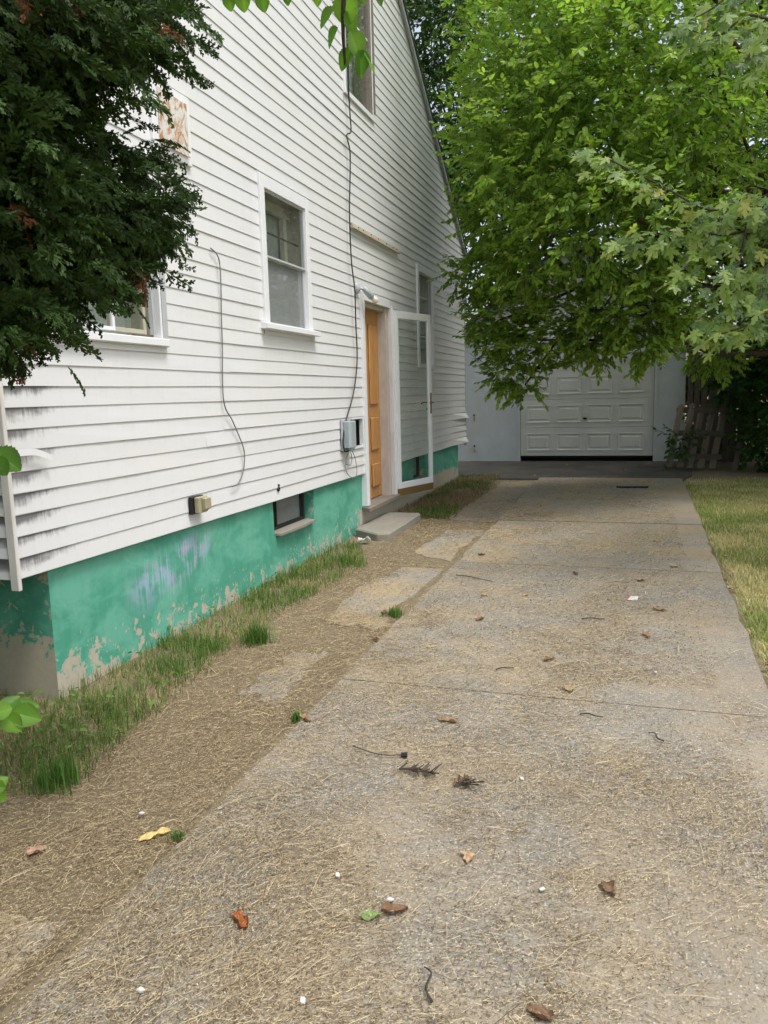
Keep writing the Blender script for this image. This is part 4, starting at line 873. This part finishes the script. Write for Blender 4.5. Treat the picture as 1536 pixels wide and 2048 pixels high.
O, A, Nn, S, Tt, seg = leafy([((-.15, 1.45, -.25), (.6, .55, .4), 130), ((-.5, 1.95, .2), (.5, .4, .5), 130), ((-1.1, 2.35, -.1), (.7, .4, .6), 220), ((-.65, 2.45, -.35), (.35, .3, .3), 90), ((-.8, 1.2, .3), (.7, .6, .6), 160)], 7, .1, (.08, .17, .025))  # foliage outside the frame, added to block light from the foundation's front face
c_ = link('crown', scatter('crown', LEAF_V, LEAF_F, O, A, Nn, S, Tt), M['leaf'], sp); c_['kind'] = 'stuff'
for px, py, qx, qy, m, d in [(8, 1428, 42, 1464, 1, 1.85), (22, 1424, 84, 1438, 0, 1.86), (26, 1422, 78, 1408, 0, 1.88), (4, 1424, 38, 1390, 2, 1.88), (0, 1424, -45, 1440, 1, 1.85), (24, 1416, -30, 1430, 1, 1.84), (-12, 900, 44, 940, 2, 1.92), (-14, 912, 14, 952, 2, 1.91), (-30, 1590, 15, 1552, 0, 1.8), (-30, 1560, 8, 1604, 1, 1.8)]:
    put_leaf(sp, px, py, qx, qy, d, el[m])

# ------------------------------------------------------------------ grass, straw, litter
BL_V = [(0, -.5, 0), (0, .5, 0), (.5, -.42, .12), (.5, .42, .12), (1, 0, .0)]   # x along blade, y width, z bend
BL_F = [np.array([[0, 1, 3, 2]]), np.array([[2, 3, 4]])]
def blades(name, x, y, zl, length, width, lean, tint, dirmean=None):
    n = len(x); a = rng.uniform(0, 2*math.pi, n); ax = np.stack([np.cos(a)*lean, np.sin(a)*lean, np.ones(n)*np.sqrt(np.maximum(.02, 1-lean**2))], -1)
    nr = np.stack([-np.cos(a), -np.sin(a), .3*np.ones(n)], -1)
    sz = np.stack([length, width, length*.8], -1)
    return scatter(name, BL_V, BL_F, np.stack([x, y, zg(x, y)+zl], -1), ax, nr, sz, tint)
def pick(n, x0, x1, y0, y1, dens):
    x = rng.uniform(x0, x1, n); y = rng.uniform(y0, y1, n); k = rng.random(n) < dens(x, y); return x[k], y[k]
xe = lambda y: np.interp(y, [1.6, 2.2, 2.35, 3.0, 4.1, 4.9, 6.3, 6.9, 7.35], [-.2, .25, .72, .64, .50, .50, .62, .38, .1])
def dl(x, y):
    e = np.clip((xe(y)-x)/.12, 0, 1); inh = (y < 3.12) | (x > -.02); c = fbm(x, y, 4, 5); return e*inh*np.clip(.25+1.5*(c-.32), .1, 1)*np.where(y > 7.2, 0, 1)
x, y = pick(125000, -1.3, .95, 1.6, 7.4, dl)
g = fbm(x, y, 3.2, 9)+rng.normal(size=len(x))*.2; green = g > .43; n = len(x)
tint = np.where(green[:, None], np.array([[.10, .185, .035]])*rng.uniform(.6, 1.35, (n, 1)), np.array([[.36, .295, .16]])*rng.uniform(.55, 1.25, (n, 1)))
Lg = np.where(green, rng.uniform(.05, .15, n), rng.uniform(.03, .10, n))*(.42+.75*fbm(x, y, 2.3, 4)); lean = np.where(green, rng.uniform(.1, .75, n), rng.uniform(.5, .97, n))
tag(link('grass', blades('grass', x, y, -.03, Lg, rng.uniform(.002, .0042, n), lean, tint), M['grass']), 'uneven half-dry grass strip along the green foundation', 'grass', kind='stuff')
wx, wy = pick(5200, -.9, .75, 2.0, 7.2, lambda x, y: dl(x, y)*np.clip((fbm(x, y, 2.5, 71)-.4)*4, 0, 1)); n = len(wx); aa = rng.uniform(0, 6.28, n)
ws = scatter('broad_weeds', LEAF_V, LEAF_F, np.stack([wx, wy, zg(wx, wy)+rng.uniform(-.01, .05, n)], -1), np.stack([np.cos(aa), np.sin(aa), rng.uniform(-.2, .5, n)], -1), norm(np.array([0, 0, 1.])+rng.normal(size=(n, 3))*.4), rng.uniform(.02, .045, n), np.array([[.10, .19, .04]])*rng.uniform(.7, 1.4, (n, 1)))
tag(link('weeds', ws, M['grass']), 'small broad-leaved weeds among the grass along the foundation', 'weeds', kind='stuff')
def dr2(x, y): return np.clip(.1+1.6*(fbm(x, y, 2.2, 14)-.32), .05, 1)*np.clip((.8-.02*(y-9)-x)/.15, 0, 1)
x, y = pick(26000, .0, .85, 8.75, 12.9, dr2); n = len(x); g = fbm(x, y, 2, 19)+rng.normal(size=n)*.12+np.where(y > 10.3, .1, -.06); green = g > .58
tint = np.where(green[:, None], np.array([[.085, .15, .03]])*rng.uniform(.6, 1.3, (n, 1)), np.array([[.27, .20, .12]])*rng.uniform(.5, 1.25, (n, 1)))
tag(link('grass', blades('grass', x, y, -.03, rng.uniform(.03, .10, n), rng.uniform(.004, .007, n), rng.uniform(.3, .95, n), tint), M['grass']), 'thin patchy grass and dry debris between the step and the garage', 'grass', kind='stuff')
def dlw(x, y): return np.clip((x-3.455)/.05, 0, 1)*np.clip((12.6-y+(x-3.5)*.3)/.8, 0, 1)*np.clip(.35+1.2*(fbm(x, y, 1.8, 24)-.25), .2, 1)*(y > 1.5)
x, y = pick(230000, 3.4, 5.2, 3., 13.2, dlw); n = len(x); g = fbm(x, y, 1.5, 29)+rng.normal(size=n)*.16; green = g > .47
tint = np.where(green[:, None], np.array([[.26, .31, .10]])*rng.uniform(.65, 1.3, (n, 1)), np.array([[.60, .53, .30]])*rng.uniform(.6, 1.25, (n, 1)))
tag(link('lawn', blades('lawn', x, y, -.03, rng.uniform(.03, .075, n), rng.uniform(.003, .006, n), rng.uniform(.3, .95, n), tint), M['grass']), 'short yellow-green lawn along the far side of the driveway', 'lawn', kind='stuff')
# dried clippings over driveway and path
ST_V = [(-.5, -.5, 0), (-.5, .5, 0), (0, .5, .05), (0, -.5, .05), (.5, .35, 0), (.5, -.35, 0)]; ST_F = [np.array([[0, 3, 2, 1], [3, 5, 4, 2]])]
def ds(x, y):
    c = .5*fbm(x, y, .75, 33)+.5*fbm(x, y, 2.6, 37); d = np.clip((c-.43)*5.5, .08, 1)*(.3+1.1*fbm(x, y, 9., 61))
    d = d*np.where(x > 1.33, np.clip((3.30-x+.25*(y > 2.6)*np.clip(y-2.6, 0, 1))/.9, .04, 1), 1.)
    d = np.maximum(d, np.clip(1-np.abs(x-1.31)/.05, 0, 1)*.45)                    # swept into the joint
    d = np.maximum(d, np.clip(.9-np.abs(x-.9-.1*np.sin(y))/.35, 0, 1)*np.where(y < 4.6, .8, .45))
    d = np.maximum(d, .55*np.exp(-((y-3.1+.25*(x-2))/.55)**2)*(x > 1.33)*(x < 3.25)*(.5+fbm(x, y, 5., 66)))
    d = np.maximum(d, .5*np.exp(-((y-7.4)/.7)**2)*(x > 1.33)*(x < 3.2)*(.5+fbm(x, y, 3., 67)))
    d = np.where((x < 1.33) & (y < 8.8), np.maximum(d, np.clip(.35+1.3*(fbm(x, y, 3.4, 81)-.3), .15, .95)*np.where((y > 4.6) & (x > .85), .45, 1.)), d)
    d = np.where((y > 4.) & (x > 1.33) & (x < 3.2), np.maximum(d, .22+.5*np.clip(fbm(x, y, 1.6, 83)-.35, 0, 1)), d)
    d = np.where((y < 3.9) & (x > 1.33), np.maximum(d, np.clip((3.0-x)/.7, 0, 1)*np.clip(.1+1.9*(fbm(x, y, 1.9, 87)-.33), .1, .95)), d)
    d = np.where(np.abs(x-1.308+.012*np.sin(y*5)) < .026, d*.08, d)
    d = d*np.where(y > 9, np.clip(1-(y-9)/4.5, .25, 1), 1)
    return d*np.clip((x-.28+.0*y)/.3, 0, 1)
def straw_xy(n, y0, y1): return pick(n, .2, 3.42, y0, y1, ds)
parts = [(*straw_xy(170000, 1.2, 3.0), 0), (*straw_xy(125000, 3.0, 5.6), 1), (*straw_xy(110000, 5.6, 12.4), 2)]
O, A, Z, T = [], [], [], []
for x, y, lv in parts:
    n = len(x); th = math.radians(38)+rng.normal(size=n)*.55+(fbm(x, y, 1.1, 51)-.5)*2.4; th += np.where(rng.random(n) < .22, rng.uniform(0, math.pi, n), 0)
    ln = (.008+.022*rng.random(n)**2.4+np.where(rng.random(n) < .03, rng.uniform(.03, .12, n), 0))*(1, 1.15, 1.5)[lv]
    lift = np.where(x > 1.33, .016, -.022)+rng.random(n)*.008; z = zg(x, y)+lift
    z = z-np.where(np.abs(x-1.32) < .014, .006, 0)
    O.append(np.stack([x, y, z], -1)); A.append(np.stack([np.cos(th), np.sin(th), rng.normal(size=n)*.10], -1))
    Z.append(np.stack([ln, rng.uniform(.0007, .0017, n)*(1, 1.3, 2.2)[lv], ln], -1))
    c = rng.random(n)[:, None]; t = np.where(c < .48, np.array([[.52, .43, .27]]), np.where(c < .78, np.array([[.29, .215, .12]]), np.array([[.10, .07, .045]]))); T.append(t*rng.uniform(.65, 1.3, (n, 1)))
O, A, Z, T = map(np.concatenate, (O, A, Z, T)); print('straws', len(O))
nr = norm(np.array([0, 0, 1.])+rng.normal(size=(len(O), 3))*.25)
k = np.linalg.norm(Z, axis=1) > .06; QV = [(-.5, -.5, 0), (-.5, .5, 0), (.5, .4, 0), (.5, -.4, 0)]; QF = [np.array([[0, 3, 2, 1]])]
lo = link('long_straw', scatter('long_straw', ST_V, ST_F, O[k], A[k], nr[k], Z[k], T[k]), M['straw']); tag(lo, 'longer loose straws lying across the clippings', 'straw', kind='stuff')
tag(link('straw', scatter('straw', QV, QF, O[~k], A[~k], nr[~k], Z[~k], T[~k]), M['straw']), 'dry grass clippings strewn over the driveway and the broken path', 'clippings', kind='stuff')
x1, y1 = straw_xy(430000, 1.2, 4.2); x2, y2 = straw_xy(200000, 4.2, 12.6); x = np.concatenate([x1, x2]); y = np.concatenate([y1, y2]); n = len(x); k = rng.random(n) < .62; x, y = x[k], y[k]; n = len(x)
th = rng.uniform(0, 2*math.pi, n); sc_ = np.where(y < 4.2, 1., 1.7); lift = np.where(x > 1.33, .015, -.022)
Oc = np.stack([x, y, zg(x, y)+lift+rng.random(n)*.004], -1); Ac = np.stack([np.cos(th), np.sin(th), rng.normal(size=n)*.3], -1)
Zc = np.stack([rng.uniform(.003, .009, n)*sc_, rng.uniform(.0015, .004, n)*sc_, rng.uniform(.002, .006, n)*sc_], -1); c = rng.random(n)[:, None]
c = np.where((x < 1.33)[:, None], c*.82, c)
Tc = np.where(c < .38, np.array([[.40, .31, .18]]), np.where(c < .72, np.array([[.21, .145, .085]]), np.where(c < .93, np.array([[.085, .06, .04]]), np.array([[.55, .50, .40]]))))*rng.uniform(.65, 1.3, (n, 1))
CV = [(-.5, -.3, 0), (-.1, .5, .25), (.5, .15, 0), (.15, -.5, .2)]
tag(link('crumbled_debris', scatter('crumbled_debris', CV, [np.array([[0, 3, 2, 1]])], Oc, Ac, norm(np.array([0, 0, 1.])+rng.normal(size=(n, 3))*.35), Zc, Tc), M['straw']), 'fine brown crumbled leaf debris among the clippings', 'debris', kind='stuff')
# individual litter
def curled(name, L_, W_, curl, tint, seed, mat='dry_leaf'):
    r = np.random.default_rng(seed); V, F = [], []; nu, nv = 13, 7; ph = r.uniform(0, 6, 6)
    for i in range(nu):
        u = i/(nu-1); hw = W_/2*max(.03, math.sin(math.pi*u**.85))**.7*(1+.22*math.sin(u*13+ph[0])+.12*math.sin(u*29+ph[1])); kx = max(.4, curl*1.3); bendx = math.sin(kx*(u-.5)*2)/kx
        for j in range(nv):
            v = j/(nv-1)*2-1; w_ = hw*(1+.25*math.sin(ph[2]+v*3+u*4)*abs(v))
            cv = max(.4, curl*1.5); ca = cv*v; rad = w_/cv
            V.append((bendx*L_*.5, rad*math.sin(ca)+.12*W_*math.sin(u*4+ph[3]), rad*(1-math.cos(ca))+curl*L_*.28*(u-.5)**2+W_*.10*math.sin(u*8+v*5+ph[4])+W_*.06*math.sin(u*17-v*9+ph[5])))
    for i in range(nu-1):
        for j in range(nv-1): F.append((i*nv+j, i*nv+j+1, (i+1)*nv+j+1, (i+1)*nv+j))
    b0 = V[nv//2]; n = len(V); V += [(b0[0], b0[1]-.0015, b0[2]), (b0[0], b0[1]+.0015, b0[2]), (b0[0]-L_*.3, b0[1]+.02*L_, b0[2]+.008), (b0[0]-L_*.3, b0[1]+.02*L_-.002, b0[2]+.008)]; F.append((n, n+1, n+2, n+3))
    zmin = min(v[2] for v in V); V = [(a, b, c-zmin) for a, b, c in V]
    me = pymesh(name, V, F); a = me.color_attributes.new('tint', 'FLOAT_COLOR', 'POINT')
    for i in range(len(V)):
        k_ = r.uniform(.7, 1.25); a.data[i].color = (*[k*k_ for k in tint], 1)
    for p in me.polygons: p.use_smooth = True
    me.materials.append(M[mat]); return me
def lay(name, me, x, y, rot, label, cat, group=None, dz=-.003, tilt=0):
    o = link(name, me); o.scale = (.82, .82, .75); lift = .018 if x > 1.33 else -.012
    if x > 3.44 or x < .8: lift = .01
    o.location = (x, y, float(zg(x, y))+lift+dz); o.rotation_euler = (tilt, 0, rot); return tag(o, label, cat, group)
brown, tan, pink = (.20, .125, .08), (.38, .29, .19), (.40, .26, .19)
lay('fallen_leaf', curled('leaf_a', .14, .055, .15, (.62, .47, .20), 1), 1.20, 2.19, .9, 'large flat pale yellow leaf beside the driveway joint', 'leaf')
lay('fallen_leaf', curled('leaf_b', .085, .06, .5, pink, 2), .86, 2.0, 1.2, 'pinkish curled leaf lying apart near the lower corner of the path', 'leaf')
lay('fallen_leaf', curled('leaf_c', .075, .052, .2, (.19, .28, .10), 3), 2.09, 1.95, .3, 'single fresh green leaf on the straw', 'leaf')
lay('fallen_leaf', curled('leaf_d', .12, .07, 1.0, (.30, .10, .035), 4), 1.74, 1.82, -.4, 'crumpled rust-red leaf on the straw', 'leaf')
lay('fallen_leaf', curled('leaf_e', .12, .05, .9, (.20, .12, .075), 5), 2.15, 1.99, .5, 'dark curled leaf with raised tip right behind the green leaf', 'leaf')
lm = [curled('dry_leaf', .11, .07, .55, tan, 11), curled('dry_leaf', .10, .06, .9, brown, 12), curled('dry_leaf', .13, .06, .7, (.30, .20, .13), 13), curled('dry_leaf', .075, .05, .4, (.42, .29, .18), 14)]
spots = [(2.5, 3.81, 0), (1.85, 4.85, 1), (1.77, 5.45, 3), (2.96, 5.31, 2), (2.83, 6.09, 0), (1.28, 4.44, 2), (1.18, 4.95, 1), (2.18, 2.78, 1), (2.36, 4.2, 1), (3.5, 6.4, 0), (3.52, 7.1, 3), (3.47, 6.0, 0), (1.5, 6.75, 1), (2.98, 7.6, 3), (2.3, 2.3, 3), (2.74, 2.25, 1), (2.0, 3.3, 2), (3.49, 4.4, 1), (2.05, 5.5, 3), (2.6, 1.72, 1), (1.36, 3.17, 2), (2.87, 4.75, 2), (2.35, 6.2, 1), (3.1, 6.6, 0)]
ORD = ['nearest', 'second nearest', 'third nearest', 'fourth nearest', 'fifth nearest', 'sixth nearest', 'seventh nearest', 'eighth nearest', 'ninth nearest', 'tenth nearest', 'eleventh nearest', 'twelfth nearest']
KINDC = ['broad tan', 'tightly curled dark brown', 'long mid-brown', 'small orange-tan']; cnt = [0]*4
spots.sort(key=lambda q: (q[0]-CAM[0])**2+q[1]**2)
for i, (x, y, k) in enumerate(spots):
    lay('fallen_leaf', lm[k], x, y, (i*2.399) % 6.28, '%s dry leaf by the driveway, %s of its kind' % (KINDC[k], ORD[cnt[k]]), 'leaf', 'curled dry leaves on the driveway'); cnt[k] += 1
yl = curled('yellow_leaf', .075, .045, .3, (.62, .42, .06), 15)
for i, (x, y) in enumerate([(1.7, 9.6), (2.5, 10.3), (1.95, 10.9), (2.35, 11.1), (1.45, 11.6), (1.9, 11.9), (2.9, 12.0), (1.3, 12.3), (1.2, 13.0), (2.6, 13.6), (1.6, 14.3)]):
    lay('fallen_leaf', yl, x, y, i*1.7, '%s small yellow leaf on the shaded driveway end before the garage' % ORD[i], 'leaf', 'yellow leaves near the garage')
def scrap(name, pts, mat, h=.004):
    return MB().prism([(x, y, z) for x, y, z in pts], (0, 0, 0), (0, 0, h)).mesh(name)
def place(name, me, mat, x, y, rot, label, cat, group=None):
    o = link(name, me, M[mat]); o.location = (x, y, float(zg(x, y))+(.018 if x > 1.33 else -.012)); o.rotation_euler = (0, 0, rot); return tag(o, label, cat, group)
pp = thing('paper_scrap', 'crumpled white and red paper scrap in the middle of the driveway', 'paper', (2.78, 5.54, float(zg(2.78, 5.54))+.018))
sc2 = lambda pts: [(2.78+(a-2.78)*.72, 5.54+(b-5.54)*.72, -.6195+(c+.608)*.7) for a, b, c in pts]
mb = MB(); mb.poly(sc2([(2.74, 5.50, -.600), (2.83, 5.52, -.602), (2.84, 5.57, -.575), (2.77, 5.60, -.585)])); mb.poly(sc2([(2.77, 5.60, -.585), (2.84, 5.57, -.575), (2.82, 5.585, -.61)])); mb.build('white_side', M['paper'], pp)
MB().poly(sc2([(2.74, 5.50, -.600), (2.77, 5.60, -.585), (2.735, 5.585, -.60), (2.715, 5.53, -.608)])).build('red_side', M['redpaper'], pp)
wm = MB().prism([(-.011, -.004, .001), (.007, -.008, .001), (.013, .002, .001), (.003, .006, .001), (-.006, .007, .001)], (0, 0, 0), (.003, .002, .006)).mesh('chip', .0015)
for i, (x, y) in enumerate([(1.61, 1.52), (2.03, 1.6), (2.86, 1.72), (2.12, 2.03), (1.93, 2.10), (2.55, 2.2), (1.07, 2.3), (2.4, 2.85), (2.91, 4.13), (.72, 9.5), (.55, 10.6), (3.6, 12.2)]):
    place('white_chip', wm, 'paper', x, y, i*2.1, '%s small white chip of paint or paper on the ground' % ORD[i], 'chip', 'white chips scattered on the ground')
bp = MB().prism([(-.02, -.05, 0), (.06, -.03, 0), (.07, .05, 0), (-.04, .06, 0)], (0, 0, 0), (.01, .0, .05)).mesh('litter', .015)
place('crumpled_wrapper', curled('wrapper', .15, .12, .75, (.55, .55, .55), 77), 'dry_leaf', .22, 7.27, .6, 'crumpled white wrapper in the grass next to the concrete step', 'wrapper')
ms = MB().box(-.21, .21, -.02, .02, 0, .02).box(-.21, -.2, -.021, .021, .0, .03).box(.2, .21, -.021, .021, 0, .03).mesh('metal_strip', .003)
place('metal_strip', ms, 'black', 2.74, 11.35, .06, 'short black metal strip lying across the far driveway', 'metal strip')
mb = MB().tube(smooth_path([(-.13, .03, .006), (-.06, -.01, .012), (.02, -.02, .006), (.1, -.005, .01)]), .002, 5).tube([(.095, -.005, .008), (.12, .0, .008)], [.01, .012], 8)
place('stray_cord', mb.mesh('stray_cord'), 'cable', 1.80, 2.92, 0, 'short thin cord with a dark blue tip on the driveway', 'cord')
def frond(seed, n, L_):
    r = np.random.default_rng(seed); mb = MB(); mb.tube([(-L_, 0, .008), (0, .01, .015), (L_, 0, .008)], .004, 5)
    for i in range(n):
        x = r.uniform(-L_, L_); a = r.uniform(.3, 1.2)*r.choice([-1, 1]); l = r.uniform(.03, .07); mb.tube([(x, 0, .01), (x+l*math.cos(a), l*math.sin(a), .012+r.uniform(0, .02))], .0022, 4)
    return mb.mesh('dead_spray')
place('dead_spray', frond(1, 26, .07), 'bark', 1.99, 2.80, .0, 'dark dead cedar spray flattened on the clippings', 'dead spray')
place('dead_spray', frond(2, 14, .035), 'bark', 2.19, 2.74, .7, 'smaller dark dead cedar spray standing up at one end', 'dead spray')
for i, (x, y, a, l) in enumerate([(2.32, 1.74, 1.9, .12), (2.9, 3.35, 2.2, .09), (2.62, 3.5, -.2, .1), (2.15, 4.0, .4, .1), (2.55, 5.0, .1, .14), (1.6, 5.9, -.5, .35)]):
    mb = MB().tube(smooth_path([(-l/2, 0, .004), (-l/6, .012, .008), (l/4, -.006, .01), (l/2, .01, .005)], 4), [.004-.002*k/12 for k in range(13)], 5)
    place('twig', mb.mesh('twig'), 'bark', x, y, a, '%s thin dark fallen twig lying on the driveway' % ORD[i], 'twig', 'fallen twigs on the driveway')
# weeds in the joint and the grass edge
for (x, y, n, h, lab) in [(.57, 4.22, 260, .17, 'tall bright green grass tuft at the edge of the grass strip'), (1.25, 4.93, 130, .09, 'green weed tuft farthest along the driveway joint'), (1.29, 3.22, 70, .07, 'leafy weed in the middle of the driveway joint'), (1.29, 2.2, 40, .05, 'tiny weed beside the large yellow leaf'), (.60, 2.42, 300, .13, 'thick fringe of green grass at the near end of the strip')]:
    sp_ = .045 if n > 200 else (.028 if n > 100 else .014); xx, yy = x+rng.normal(size=n)*sp_, y+rng.normal(size=n)*sp_
    me = blades('grass_tuft', xx-x, yy-y, 0, rng.uniform(.5, 1., n)*h, rng.uniform(.003, .006, n), rng.uniform(.05, .7, n), np.array([[.09, .18, .035]])*rng.uniform(.6, 1.35, (n, 1)))
    me.transform(Matrix.Translation((0, 0, -float(zg(0, 0)))))
    o = link('grass_tuft', me, M['grass']); o.location = (x, y, float(zg(x, y))-.02); tag(o, lab, 'weed', kind='stuff')
